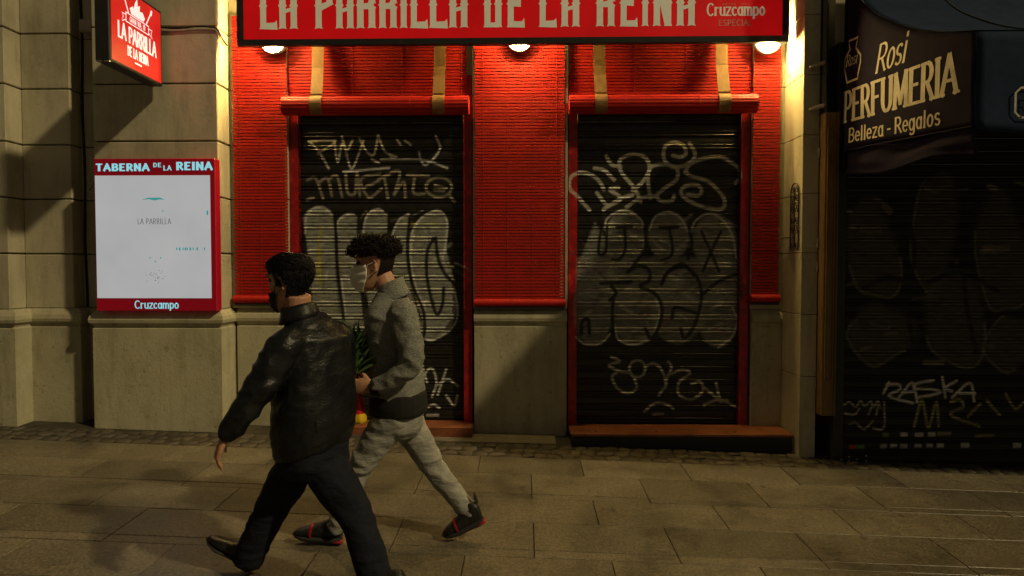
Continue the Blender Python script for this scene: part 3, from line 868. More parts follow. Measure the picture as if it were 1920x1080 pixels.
for (x0, x1, ops, lab) in ((D0, D1, left_ops, 'left doorway shutter with silver bubble letters'), (E0, E1, right_ops, 'right doorway shutter with round bubble letters')):
    pw = WX(562, 5.82) - WX(545, 5.82)
    painted_post(x0, x0 + pw, 5.815, YB - .001, ZS0 - .02, 3.25, ops)
    painted_post(x1 - pw, x1, 5.815, YB - .001, ZS0 - .02, 3.25, ops)
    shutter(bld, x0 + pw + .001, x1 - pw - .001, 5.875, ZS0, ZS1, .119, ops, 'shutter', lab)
    MB().box(x0 + pw, x1 - pw, 5.83, YB - .002, 3.0, 3.25).build('shutter_box', M['black_metal'], bld)
    MB().box(x0, x1, 5.83, YB - .001, 3.252, ZTOP).build('lintel', M['stone'], bld)
# white tiled edges beside the posts
for x in (D1 + .008, E0 - .03):
    for i in range(8):
        MB().box(x, x + .022, 5.776, 5.7855, 1.2 + i * .31, 1.2 + i * .31 + .306, .002).build('edge_tile', M['stone'], bld)
# sills
s = MB().box(D0 - .01, D1 + .012, 5.62, YB - .003, -.3, WZ(797, 5.7), .008); s.build('door_sill', M['step'], bld)
ledge = MB()
ledge.loft([[(-2.62, y, z), (E0 - .02, y, z)] for y, z in ()] or [[(-2.5, 5.505, .045), (-2.5, 5.80, .05), (-2.5, 5.80, -.2), (-2.5, 5.505, -.2)], [(E0 - .12, 5.505, -.012), (E0 - .12, 5.80, -.002), (E0 - .12, 5.80, -.2), (E0 - .12, 5.505, -.2)]])
ledge.build('kerb_ledge', M['concrete'], bld)
st = empty('door_step', (1.35, 5.63, -.05), 'rust brown step in front of the right shuttered doorway', 'step')
b = MB().box(WX(1071, 5.47), XR0 - .012, 5.47, 5.812, .062, .088, .005); b.build('tread', M['step'], st)
b = MB().box(WX(1071, 5.47) + .012, XR0 - .02, 5.488, 5.80, -.16, .0615, .003); b.build('riser', M['black_metal'], st)
for px in (1118, 1232, 1380):
    p = P(px, 808, 5.52)
    MB().tube([(p.x, 5.55, .086), (p.x, 5.55, .091)], .011, 10).build('bolt', M['black_metal'], st)

# upper storey behind the banner closes the front
# ------------------------------------------------------------------ cane blinds
SLAT_P = .0283
def slat_mesh(w):
    prof = [(-.0108, .005), (-.0108, -.004), (-.0098, -.0052), (.0098, -.0052), (.0108, -.004), (.0108, .005)]
    return MB().loft([[(x, d, z) for z, d in prof] for x in (-w / 2, w / 2)]).mesh('slat', M['red_slat'], True, angle=40)
def blind(name, x0, x1, y, z0, z1, label, roll=None, cords=(), bottom=False, group='red slatted blinds on the front'):
    w = x1 - x0; xc = (x0 + x1) / 2
    t = empty(name, (xc, y, z0), label, 'blind', group)
    me = slat_mesh(w)
    n = int((z1 - z0) / SLAT_P)
    for i in range(n):
        o = link('slat', me, t, (xc + random.uniform(-.002, .002), y + random.uniform(-.0004, .0004), z0 + (i + .5) * SLAT_P))
        o.rotation_euler = (random.uniform(-.012, .012), random.uniform(-.0006, .0006), 0)
    for fx in cords:
        pts = []
        for i in range(n * 2 + 1):
            pts.append((x0 + w * fx + random.uniform(-.001, .001), y - (.0085 if i % 2 == 0 else .0065), z0 + i * SLAT_P / 2))
        MB().tube(pts, .0016, 5).build('cord', M['cord'], t)
    if bottom:
        b = MB(); prof = []
        for i in range(14):
            a = 2 * math.pi * i / 14
            prof.append((.036 * math.cos(a), .036 * math.sin(a)))
        b.loft([[(x, y - .012 + p * k, z0 - .028 + q * k) for p, q in prof] for x, k in ((x0 - .012, .9), (x0 - .008, 1), (x1 + .008, 1), (x1 + .012, .9))])
        b.build('bottom_roll', M['red_slat'], t, True, 40)
        MB().box(x0 - .004, x1 + .004, y - .03, y + .03, z0 - .085, z0 - .063, .004).build('bottom_rail', M['black_metal'], t)
    if roll:
        rx0, rx1, rz, ry, rr = roll
        b = MB(); ns = 15
        prof = []
        for i in range(ns):
            a = 2 * math.pi * i / ns + .2
            for da, k in ((-.19, .93), (-.15, 1.0), (0, 1.02), (.15, 1.0), (.19, .93)):
                prof.append((rr * k * math.cos(a + da), rr * k * math.sin(a + da)))
        b.loft([[(x, ry + p, rz + q) for p, q in prof] for x in (rx0, rx1)])
        b.build('blind_roll', M['red_slat'], t)
        for f in (.3, .69):
            xx = rx0 + (rx1 - rx0) * f
            MB().tube([(xx, ry + 1.05 * rr * math.cos(a), rz + 1.05 * rr * math.sin(a)) for a in np.linspace(1.4, 4.2, 14)], .0016, 5).build('cord', M['cord'], t)
    return t
ZBT = 3.78
YBL = 5.765
zb = WZ(556, YBL)
blind('cane_blind', WX(441, YBL), WX(541, YBL), YBL, zb, ZBT, 'red slatted blind on the pier left of the left doorway, beside the menu board', cords=(.12, .5, .9), bottom=True)
blind('cane_blind', WX(891, YBL), WX(1058, YBL), YBL, WZ(562, YBL), ZBT, 'wide red slatted blind on the middle pier between the two doorways', cords=(.09, .36, .64, .91), bottom=True)
blind('cane_blind', WX(1409, YBL), WX(1459, YBL), YBL, WZ(553, YBL), ZBT, 'narrow red slatted blind on the right pier beside the wrought iron ornament', cords=(.25, .75), bottom=True)
YU = 5.80
RR = .082
for (a, c, ra, rc, lab, sx) in ((545, 876, 535, 880, 'red slatted blind rolled up above the left doorway', ((592, 590), (823, 821))),
                                (1067, 1405, 1066, 1414, 'red slatted blind rolled up above the right doorway', ((1125, 1128), (1357, 1361)))):
    rz = WZ(197, 5.70)
    t = blind('rolled_cane_blind', WX(a, YU), WX(c, YU), YU, rz + .03, ZBT, lab, (WX(ra, 5.70), WX(rc, 5.70), rz, 5.70, RR), (.03, .36, .64, .97), group='red blinds rolled up over the doorways')
    for xt, xb in sx:
        X0, X1 = WX(xt, 5.69, 100), WX(xb, 5.61, 200)
        pts = [(X0, 5.765, ZBT), (X0, 5.74, 3.30), (X1, 5.66, rz + RR + .016)]
        pts += [(X1, 5.70 + (RR + .008) * math.cos(t_), rz + (RR + .008) * math.sin(t_)) for t_ in np.linspace(2.0, 4.3, 12)]
        hw = .053
        rings = [[(x - hw, y, z), (x + hw, y, z), (x + hw, y + .003, z + .001), (x - hw, y + .003, z + .001)] for x, y, z in pts]
        MB().loft(rings).build('strap', M['strap'], t)

# ------------------------------------------------------------------ banner over the doorways
YS = 5.58
def bm_(px, py): return P(px, py, YS)
sx0, sx1 = bm_(444, 60).x, bm_(1480, 60).x
sz0 = WZ(82, YS)
sz1 = sz0 + .86
ban = empty('shop_banner', ((sx0 + sx1) / 2, YS, sz0), 'long red restaurant name banner with pale letters in a black frame above the doorways', 'sign')
fw = .055
b = MB()
b.box(sx0, sx1, YS, YS + .05, sz0, sz0 + fw, .004)
b.box(sx0, sx1, YS, YS + .05, sz1 - fw, sz1, .004)
b.box(sx0, sx0 + fw, YS + .001, YS + .049, sz0 + fw, sz1 - fw)
b.box(sx1 - fw, sx1, YS + .001, YS + .049, sz0 + fw, sz1 - fw)
b.build('frame', M['black_metal'], ban)
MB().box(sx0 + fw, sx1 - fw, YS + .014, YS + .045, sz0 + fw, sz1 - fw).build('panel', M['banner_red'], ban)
MB().box(sx0 + .02, sx1 - .02, YS + .05, YS + .056, sz0 + .01, sz1 - .01).build('backing', M['black_metal'], ban)
for fx in (.08, .36, .64, .92):
    xx = sx0 + (sx1 - sx0) * fx
    MB().box(xx - .02, xx + .02, YS + .056, 5.90, sz1 - .12, sz1 - .08).build('bracket', M['black_metal'], ban)
def bmap(u, v, l): return Vector((u, YS + .0125 - l, v))
def western(ch, x0, x1, z0, h):
    """tall letters with pinched waists and flared feet"""
    polys = []
    w = x1 - x0
    sw = .40 * .165                                  # stem width in metres
    sw = min(.068, .36 * w) if ch != 'I' else w
    def stem(a, lo=0.0, hi=1.0, spur=True):
        p = []
        fl = .010
        zl, zh = z0 + lo * h, z0 + hi * h
        L_ = [(a - fl, zl), (a - fl * .2, zl + .012), (a, zl + .03)]
        if spur: L_ += [(a, z0 + .455 * h), (a - .011, z0 + .485 * h), (a, z0 + .515 * h)]
        L_ += [(a, zh - .03), (a - fl * .2, zh - .012), (a - fl, zh)]
        R_ = [(2 * a + sw - x, z) for x, z in reversed(L_)]
        mid = [(a + sw * .5, zh - .006)]
        polys.append(L_ + mid + R_ + [(a + sw * .5, zl + .006)])
    def bar(p): polys.append(p)
    xr = x1 - sw
    if ch in 'LAPRIDEN': stem(x0)
    if ch == 'L': bar([(x0, z0), (x1 + .006, z0 - .006), (x1, z0 + .075), (x1 - .02, z0 + .055), (x0, z0 + .05)])
    if ch == 'A':
        stem(xr); bar([(x0, z0 + .30 * h), (x1, z0 + .40 * h), (x1, z0 + .48 * h), (x0, z0 + .38 * h)]); bar([(x0, z0 + .88 * h), (x1, z0 + .88 * h), (x1 - .01, z0 + h), (x0 + .01, z0 + h)])
    if ch == 'P':
        stem(xr, .5, 1.0, False); bar([(x0, z0 + .38 * h), (x0 + sw, z0 + .38 * h), (x1, z0 + .50 * h), (x1, z0 + .60 * h), (x0, z0 + .48 * h)]); bar([(x0, z0 + .88 * h), (x1, z0 + .88 * h), (x1 - .01, z0 + h), (x0 + .01, z0 + h)])
    if ch == 'R':
        stem(xr, .52, 1.0, False); stem(xr, 0, .44, False); bar([(x0, z0 + .40 * h), (x1 - .02, z0 + .40 * h), (x1 + .005, z0 + .44 * h), (x1 - .015, z0 + .48 * h), (x1, z0 + .55 * h), (x0, z0 + .50 * h)]); bar([(x0, z0 + .88 * h), (x1, z0 + .88 * h), (x1 - .01, z0 + h), (x0 + .01, z0 + h)])
    if ch == 'D':
        stem(xr); bar([(x0, z0), (x1 - .02, z0), (x1, z0 + .03), (x1, z0 + .10 * h), (x0, z0 + .10 * h)]); bar([(x0, z0 + .9 * h), (x1, z0 + .9 * h), (x1 - .02, z0 + h), (x0, z0 + h)])
    if ch == 'E':
        bar([(x0, z0), (x1 + .005, z0 - .004), (x1, z0 + .075), (x1 - .02, z0 + .05), (x0, z0 + .05)]); bar([(x0, z0 + .44 * h), (x1 - .03, z0 + .42 * h), (x1 - .03, z0 + .58 * h), (x0, z0 + .55 * h)]); bar([(x0, z0 + .88 * h), (x1, z0 + .84 * h), (x1, z0 + h), (x0, z0 + h)])
    if ch == 'N':
        stem(xr); bar([(x0, z0 + h), (x0 + sw, z0 + h), (x1, z0), (xr, z0)])
    mb = MB()
    for i, p in enumerate(polys):
        flat_poly(mb, [(max(x, x0 - .012), z) for x, z in p], bmap, .0004 * (i + 1))
    mb.build('letter', M['banner_letter'], ban)
LETT = [('L', 487, 518), ('A', 523, 556), ('P', 591, 623), ('A', 630, 662), ('R', 669, 703), ('R', 711, 743), ('I', 751, 762), ('L', 770, 801), ('L', 806, 838), ('A', 843, 876),
        ('D', 908, 940), ('E', 952, 983), ('L', 1012, 1043), ('A', 1053, 1086), ('R', 1119, 1152), ('E', 1164, 1195), ('I', 1205, 1215), ('N', 1226, 1259), ('A', 1270, 1303)]
zl = WZ(50, YS)
for ch, a, c in LETT: western(ch, WX(a, YS, 50), WX(c, YS, 50), zl, .41)
mb = MB(); text(mb, 'Cruzcampo', .10, bmap, WX(1429, YS) - WX(1322, YS), .17, .10, .07, .08, .0004, WX(1322, YS), WZ(31, YS)); mb.build('lettering', M['banner_letter'], ban)
mb = MB(); text(mb, 'ESPECIAL', .047, bmap, WX(1406, YS) - WX(1344, YS), .15, .10, .10, .16, .0004, WX(1344, YS), WZ(50, YS)); mb.build('lettering', M['awning_text'], ban)
mb = MB(); text(mb, 'DESDE 1904', .016, bmap, WX(1400, YS) - WX(1350, YS), .15, .12, 0, .3, .0004, WX(1350, YS), WZ(12, YS)); mb.build('lettering', M['awning_text'], ban)

# ------------------------------------------------------------------ round wall lamps behind the banner
for px, py, lab in ((510, 74, 'lit round wall lamp under the left end of the red banner'), (974, 70, 'lit round wall lamp above the middle red blind'), (1442, 74, 'lit round wall lamp under the right end of the red banner')):
    c = P(px, py, 5.672)
    t = empty('wall_lamp', (c.x, 5.755, c.z), lab, 'lamp', 'round wall lamps under the banner')
    def disc(prof, name, mat):
        MB().loft([[(c.x + r * math.cos(2 * math.pi * j / 28), y, c.z + r * math.sin(2 * math.pi * j / 28)) for j in range(28)] for y, r in prof]).build(name, M[mat], t, True, 40)
    disc([(5.752, .105), (5.725, .105), (5.715, .098)], 'base', 'white_ring')
    disc([(5.714, .112), (5.700, .116), (5.692, .112), (5.690, .098)], 'ring', 'white_ring')
    disc([(5.7135, .092), (5.680, .090), (5.660, .080), (5.645, .062), (5.636, .038), (5.632, .012)], 'globe', 'lamp_globe')

# ------------------------------------------------------------------ menu light box on the wall
YM = 5.455
mx0, mx1 = WX(178, YM, 440), WX(405, YM, 440)
mz0, mz1 = WZ(583, YM, 300), WZ(297, YM, 300)
men = empty('menu_light_box', ((mx0 + mx1) / 2, 5.5, mz0), 'lit white menu board in a red frame with cyan tavern lettering on the stone wall', 'sign')
MB().box(mx0, mx1, YM, 5.545, mz0, mz1, .006).build('case', M['board_red'], men)
wx0, wx1, wz0, wz1 = mx0 + .012, mx1 - .045, WZ(559, YM, 300), WZ(329, YM, 300)
MB().box(wx0, wx1, YM - .004, YM + .003, wz0, wz1).build('lit_panel', M['board_white'], men)
MB().box(mx0 + .06, mx1 - .06, 5.5451, 5.559, mz0 + .06, mz1 - .06).build('wall_plate', M['black_metal'], men)
def mmap(u, v, l): return Vector((u, YM - .002 - l, v))
def mmap2(u, v, l): return Vector((u, YM - .0055 - l, v))
def mtext(s, px0, px1, py0, py1, mat, wt, wn, mf=mmap, serif=0, gap=.14):
    mb = MB(); u0 = WX(px0, YM, py0)
    text(mb, s, WZ(py0, YM, px0) - WZ(py1, YM, px0), mf, WX(px1, YM, py0) - u0, wt, wn, serif, gap, .0004, u0, WZ(py1, YM, px0))
    mb.build('lettering', M[mat], men)
mtext('TABERNA', 181, 279, 308, 320, 'board_cyan', .40, .20, gap=.26)
mtext('DE', 288, 302, 306, 313, 'board_cyan', .30, .18, gap=.26)
mtext('LA', 307, 321, 311, 319, 'board_cyan', .30, .18, gap=.26)
mtext('REINA', 332, 397, 305, 318, 'board_cyan', .40, .20, gap=.26)
mtext('Cruzcampo', 253, 335, 564, 578, 'board_cyan', .17, .11, serif=.05, gap=.08)
mtext('LA', 259, 269.5, 410, 420, 'board_ink', .09, .07, mmap2, gap=.2)
mtext('PARRILLA', 275, 321, 410, 420, 'board_ink', .09, .07, mmap2, gap=.2)
def mpoly(pts, mat='board_teal'):
    mb = MB(); flat_poly(mb, [(WX(a, YM, c), WZ(c, YM, a)) for a, c in pts], mmap2, .0004); mb.build('print', M[mat], men)
mpoly([(266, 375), (278, 371), (300, 370.5), (310, 375), (300, 374), (290, 376), (280, 373.5)])
mpoly([(388, 395), (391, 395), (391, 403), (388, 403)])
for i, a in enumerate((331, 336, 343, 347, 351, 356, 362, 369, 383)):
    mpoly([(a, 464), (a + (3 if i % 2 else 2), 464), (a + (3 if i % 2 else 2), 469 + i % 2), (a, 469)])
for a, c in ((281, 482), (301, 482), (305, 394), (291, 489)): mpoly([(a, c), (a + 2, c), (a + 2, c + 3), (a, c + 3)])
for i in range(26):
    a, c = random.gauss(291, 9), random.gauss(517, 6)
    mpoly([(a, c), (a + 2.2, c + .4), (a + 1.6, c + 1.5)], 'board_ink')

# ------------------------------------------------------------------ projecting lit sign
pz0, pz1 = WZ(163, 5.50, 305), WZ(163, 5.50, 305) + .64
pxs = WX(305, 5.50, 163)
ps = empty('projecting_sign', (pxs - .04, 5.2, pz0), 'lit red projecting sign with white restaurant emblem, high on the stone wall', 'sign')
PY0, PY1 = 4.80, 5.50
pth = .115
MB().box(pxs - pth, pxs, PY0, PY1, pz0, pz1, .008).build('case', M['black_metal'], ps)
MB().box(pxs - .004, pxs + .003, PY0 + .022, PY1 - .022, pz0 + .024, pz1 - .024).build('face', M['sign_red'], ps)
for zz_ in (pz0 + .12, pz1 - .12):
    MB().box(pxs - .08, pxs - .04, PY1, 5.565, zz_ - .03, zz_ + .03).build('bracket', M['black_metal'], ps)
for yy in (PY0 + .0, ):
    for xx in (pxs - .105, pxs - .045):
        MB().box(xx, xx + .04, PY0 - .003, PY0 + .02, pz0 - .003, pz0 + .004).build('clip', M['steel'], ps)
def pmap(u, v, l): return Vector((pxs + .0035 + l, PY0 + u, pz0 + v))
mb = MB(); text(mb, 'LA PARRILLA', .115, pmap, .50, .16, .12, .0, .12, .0004, .10, .22); mb.build('lettering', M['sign_white'], ps)
mb = MB(); text(mb, 'DE LA REINA', .07, pmap, .27, .18, .14, .0, .14, .0004, .215, .115); mb.build('lettering', M['sign_white'], ps)
mb = MB(); text(mb, 'GRAN VIA, 10', .04, pmap, .20, .15, .12, .0, .2, .0004, .25, .385); mb.build('lettering', M['sign_white'], ps)
mb = MB()
for pts in ([(.20, .37), (.50, .37)], [(.20, .44), (.50, .44)], [(.20, .37), (.20, .44)], [(.50, .37), (.50, .44)], [(.20, .385), (.15, .355), (.165, .395), (.15, .42), (.20, .42)], [(.50, .385), (.55, .355), (.535, .395), (.55, .42), (.50, .42)]):
    ribbon(mb, pts, .008, .008, pmap, .0004 + .0003 * random.random())
mb.build('emblem_scroll', M['sign_white'], ps)
for q_ in ([(.31, .08), (.39, .08)], [(.17, .57), (.23, .45)]):
    mb = MB(); ribbon(mb, q_, .013, .013, pmap, .001); mb.build('emblem_bar', M['sign_white'], ps)
mb = MB(); ribbon(mb, [(.53, .55), (.47, .45)], .012, .012, pmap, .001)
flat_poly(mb, [(.52, .545), (.535, .585), (.555, .585), (.55, .555), (.54, .535)], pmap, .0015)
mb.build('emblem_spoon', M['sign_white'], ps)
mb = MB(); flat_poly(mb, [(.27, .45), (.25, .49), (.29, .52), (.30, .50), (.32, .56), (.35, .60), (.355, .54), (.385, .56), (.38, .51), (.42, .52), (.45, .48), (.43, .45)], pmap, .0005)
mb.build('emblem_flame', M['sign_white'], ps)

# ------------------------------------------------------------------ cables, junction box, ornament
def cable(pts, r, label, mat='cable', k=6):
    pts = [tuple(p) for p in pts]
    o = MB().tube(pts, r, 6).build('cable', M[mat], None, True, origin=pts[0])
    return tag(o, label, 'cable')
xc = WX(146, 5.72)
cable([(xc + .006 * math.sin(i * .9), 5.835 - .004, .9 + i * .17) for i in range(22)] , .011, 'thick black cable running up the channel left of the menu board')
yz = WZ(47, 5.55)
cable([(WX(300, 5.55), 5.546, yz)] + [(WX(a, 5.55), 5.546, yz + .008 * math.sin(a * .07)) for a in range(310, 411, 10)] + [(XB1 + .014, 5.56, yz - .02), (XB1 + .012, 5.66, yz - .07), (XB1 + .012, 5.74, yz - .09)], .007, 'upper thin cable along the stone joint right of the projecting sign', 'cable')
cable([(WX(300, 5.55), 5.546, yz - .022)] + [(WX(a, 5.55), 5.546, yz - .022 + .006 * math.sin(a * .05 + 1)) for a in range(310, 411, 10)] + [(XB1 + .014, 5.56, yz - .045), (XB1 + .012, 5.68, yz - .11)], .006, 'lower thin cable along the stone joint right of the projecting sign', 'grey_plastic')
p0 = P(180, 268, 5.545)
cable([(p0.x - .01, 5.80, p0.z + .01), (p0.x - .07, 5.77, p0.z - .10), (p0.x - .13, 5.74, p0.z - .28), (p0.x - .12, 5.60, p0.z - .42), (p0.x + .0, 5.535, p0.z - .44)], .008, 'slack grey cable looping to the top left corner of the menu board', 'grey_plastic')
jb = P(160, 47, 5.70)
t = empty('junction_box', (jb.x, 5.84, jb.z - .06), 'small beige junction box on the stone wall beside the projecting sign', 'box')
MB().box(jb.x - .062, jb.x + .062, 5.70, 5.838, jb.z - .055, jb.z + .055, .008).build('housing', M['grey_plastic'], t)
MB().box(jb.x - .055, jb.x + .055, 5.693, 5.6995, jb.z - .048, jb.z + .048, .002).build('lid', M['grey_plastic'], t)
MB().tube([(jb.x + .03, 5.76, jb.z - .056), (jb.x + .03, 5.76, jb.z - .10), (jb.x + .07, 5.76, jb.z - .16)], .012, 8).build('conduit', M['black_metal'], t)
MB().tube([(jb.x + .062, 5.76, jb.z + .01), (jb.x + .15, 5.72, jb.z + .01), (pxs - .12, 5.52, jb.z + .01)], .012, 8).build('conduit', M['black_metal'], t)

# wrought iron ornament lies on the left-facing side of the right pier
XO = XR0 - .012
def om(px, py): q = PX(px, py, XO); return (q.x, q.y, q.z)
ya, yb_ = 5.60, 5.44
za, zt = WZ(468, 5.52), WZ(345, 5.52)
oo = empty('iron_ornament', (XO, 5.52, za), 'dark wrought iron scroll ornament on the side of the right stone pier', 'ornament')
H = zt - za; W2 = (ya - yb_) / 2; yc = (ya + yb_) / 2
def om2(u, v): return (XO, yc - u * W2, za + v * H)
fr = MB()
fr.tube([om2(-1, 0), om2(-1, .86)] + [om2(-math.cos(R(a)), .86 + .14 * math.sin(R(a))) for a in range(10, 180, 17)] + [om2(1, .86), om2(1, 0)], .006, 6)
fr.tube([om2(-1, 0), om2(1, 0)], .006, 6)
fr.build('frame', M['iron'], oo)
for v in (.36, .70):
    MB().tube([om2(-1, v), om2(1, v)], .005, 6).build('crossbar', M['iron'], oo)
MB().tube([om2(0, 0), om2(0, .95)], .0045, 6).build('stem', M['iron'], oo)
for v0, sgn in ((.04, 1), (.30, -1), (.42, 1), (.62, -1), (.76, 1), (.92, -1)):
    for s_ in (-1, 1):
        pts = []
        for i in range(16):
            a = i / 15 * 2.6 * math.pi; r = .52 * (1 - i / 18)
            pts.append(om2(s_ * (.12 + .45 - r * math.cos(a) * .8 * .9), v0 + sgn * r * .13 * math.sin(a)))
        MB().tube(pts, .0042, 5).build('scroll', M['iron'], oo)
MB().tube([om2(-.2, .19), (XO - .002, 5.66, za + .19 * H), (XO - .03, 5.74, za + .19 * H)], .005, 6).build('bracket', M['iron'], oo)

# ------------------------------------------------------------------ perfume shop next door
per = empty('perfume_shop', (4.0, 5.3, -.12), 'dark perfume shop front with closed graffiti-covered shutter beside the stone pier', 'building')
PXW = 2.585
CX1 = XR1 + .108
MB().box(XR1 + .125, 10.5, 5.42, 5.95, 3.35, ZTOP).build('wall', M['stone'], per)
MB().box(CX1 + .004, PXW + .05, 5.32, 5.95, -.5, 3.349, .004).build('jamb', M['black_metal'], per)
MB().box(6.4, 10.5, 5.29, 5.95, -.5, 3.349, .004).build('jamb', M['black_metal'], per)
MB().box(PXW + .052, 6.398, 5.44, 5.95, 3.0, 3.348).build('shutter_box', M['black_metal'], per)
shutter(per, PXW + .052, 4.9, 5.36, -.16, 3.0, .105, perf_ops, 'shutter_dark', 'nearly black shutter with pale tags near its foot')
MB().box(4.9, 6.398, 5.36, 5.95, -.16, 2.999).build('side_panel', M['black_metal'], per)
MB().box(PXW + .052, 6.39, 5.30, 5.95, -.5, -.165, .004).build('threshold', M['concrete'], per)
for i, (px, py) in enumerate(((1593, 857), (1593, 865), (1607, 862), (1625, 855), (1625, 865), (1578, 862))):
    p = P(px, py, 5.29)
    MB().tube([(p.x, 5.301, p.z), (p.x, 5.293, p.z)], .007, 8).build('bolt', M['steel'], per)

# tall narrow case on the pier: wooden leaf below, dark glass above
cs = empty('wooden_side_case', (XR1 + .06, 5.27, 0), 'tall narrow brown wooden case with dark glass top between pier and perfume awning', 'case')
CY0, CY1 = 5.295, 5.40
CF = 5.30; CX1 = XR1 + .108
zc0, zc1 = WZ(780, 5.3, 1545), WZ(210, 5.3, 1545)
MB().box(XR1 + .002, CX1, CF, CY1, zc0, zc1, .004).build('leaf', M['wood'], cs)
for a, c in ((XR1 + .018, XR1 + .030), (CX1 - .030, CX1 - .018)):
    MB().box(a, c, CF - .010, CF + .002, zc0 + .30, zc1 - .12, .003).build('moulding', M['wood'], cs)
for zz_ in (zc0 + .30, zc1 - .12):
    MB().box(XR1 + .031, CX1 - .031, CF - .010, CF + .002, zz_ - .006, zz_ + .006, .003).build('moulding', M['wood'], cs)
MB().box(CX1 - .008, CX1 + .003, CF - .012, CF - .001, zc0, zc1, .002).build('metal_edge', M['wood'], cs)
for py in (285, 455, 500, 720):
    z_ = WZ(py, 5.36, 1527)
    MB().tube([(XR1 - .008, CY1 - .012, z_ - .04), (XR1 - .008, CY1 - .012, z_ + .04)], .008, 8).build('hinge', M['steel'], cs)
MB().box(XR1 + .004, XR1 + .012, CY0, CY1, zc1 + .004, ZTOP - .4).build('glass_case', M['black_metal'], cs)
MB().box(XR1 + .0, XR1 + .0035, CY0 + .004, CY0 + .085, zc1 + .03, ZTOP - .5).build('glass', M['glass_dark'], cs)
MB().box(XR1 - .006, XR1 + .003, CY0 + .086, CY0 + .10, zc1 + .004, ZTOP - .45).build('moulding', M['black_metal'], cs)
for py in (120, 200):
    z_ = WZ(py, 5.33, 1525)
    p = P(1525, py, 5.33)
    t = MB().tube([(XR1 - .10, 5.37, z_ - .02), (XR1 - .03, 5.345, z_ + .005), (XR1 + .004, 5.33, z_ + .012)], [.016, .017, .017], 10).build('bracket_arm', M['grey_plastic'], cs)

# awning: side panel, concave canopy, front valance
aw = empty('shop_awning', (PXW, 4.5, 2.3), 'navy perfumery awning with pale lettering on its side panel', 'awning')
top_px = [(1578, -60), (1595, -25), (1615, 0), (1640, 25), (1680, 45), (1720, 57), (1770, 62), (1830, 60)]
tp = [PX(a, c, PXW) for a, c in top_px]
bp = [PX(a, c, PXW) for a, c in ((1570, 286), (1650, 270), (1740, 253), (1822, 238))]
YO = tp[-1].y
ctop = smooth_line([(p.y, p.z) for p in tp], 5)
def ztop(y): return float(np.interp(y, ctop[::-1, 0], ctop[::-1, 1]))
def zbot(y):
    q = sorted((p.y, p.z) for p in bp)
    return float(np.interp(y, [a for a, _ in q], [c for _, c in q]))
ys = np.linspace(YO, 5.31, 44)
def wave(y, f, wav): return wav * (math.sin(y * 7 + f * 3) * .5 + mnoise.noise((y * 2.2, f * 2.5, 3.1)))
def panel_x(y, z):
    return PXW + wave(y, (z - zbot(y)) / max(ztop(y) - zbot(y), .1), .006) - .003
def side_sheet(z_lo, z_hi, name, wav, mat, xoff=0):
    V = []; nz = 14
    for y in ys:
        for k in range(nz + 1):
            f = k / nz
            z = z_lo(y) * (1 - f) + z_hi(y) * f
            V.append((PXW + xoff + wave(y, f, wav), y, z))
    F = [(i * (nz + 1) + k, (i + 1) * (nz + 1) + k, (i + 1) * (nz + 1) + k + 1, i * (nz + 1) + k + 1) for i in range(len(ys) - 1) for k in range(nz)]
    b = MB().add(V, F)
    o = b.build(name, M[mat], aw, True)
    so_ = o.modifiers.new('thick', 'SOLIDIFY'); so_.thickness = .002; so_.offset = 0
    return o
side_sheet(zbot, ztop, 'side_panel', .006, 'awning')
side_sheet(lambda y: zbot(y) - .17 + .03 * math.sin(y * 5) - .07 * max(0, (y - 4.6)), lambda y: zbot(y) - .004, 'side_valance', .02, 'awning', .012)
MB().tube([(PXW - .008, p[0], p[1]) for p in [(y, zbot(y)) for y in ys]], .007, 6).build('piping', M['awning'], aw)
XA1 = 9.6
xs = np.linspace(PXW, XA1, 120)
def canopy_pt(x, y):
    return (x, y, ztop(y) + .012 - .02 * abs(math.sin((x - PXW) * math.pi / .62)) * (1 - abs(2 * (y - YO) / (5.31 - YO) - 1)))
V = [canopy_pt(x, y) for y in ys for x in xs]
F = [(i * 120 + k, i * 120 + k + 1, (i + 1) * 120 + k + 1, (i + 1) * 120 + k) for i in range(len(ys) - 1) for k in range(119)]
o = MB().add(V, F).build('canopy', M['canopy'], aw, True)
mo = o.modifiers.new('thick', 'SOLIDIFY'); mo.thickness = .003; mo.offset = -1
for k in range(1, 11):
    x = PXW + .62 * k
    MB().tube([(x, y, ztop(y) + .014) for y in ys], .006, 6).build('seam', M['black_metal'], aw)
V = []
for x in xs:
    for k in range(11):
        f = k / 10
        z = ztop(YO) * (1 - f) + (zbot(YO) - .02 - .035 * abs(math.sin((x - PXW) * 3.2))) * f
        V.append((x, YO - .006 - .03 * max(0, f - .6) * math.sin(x * 5.5) - .006 * mnoise.noise((x * 2, f * 2, 0)), z))
F = [(i * 11 + k, (i + 1) * 11 + k, (i + 1) * 11 + k + 1, i * 11 + k + 1) for i in range(119) for k in range(10)]
o = MB().add(V, F).build('front_panel', M['canopy'], aw, True)
mo = o.modifiers.new('thick', 'SOLIDIFY'); mo.thickness = .003
MB().tube([(PXW, YO + .012, ztop(YO) - .02), (XA1, YO + .012, ztop(YO) - .02)], .018, 8).build('front_bar', M['steel'], aw)
MB().tube([(PXW + .02, YO + .02, zbot(YO) + .01), (PXW + .02, 5.31, zbot(5.3) + .01)], .014, 8).build('side_arm', M['black_metal'], aw)
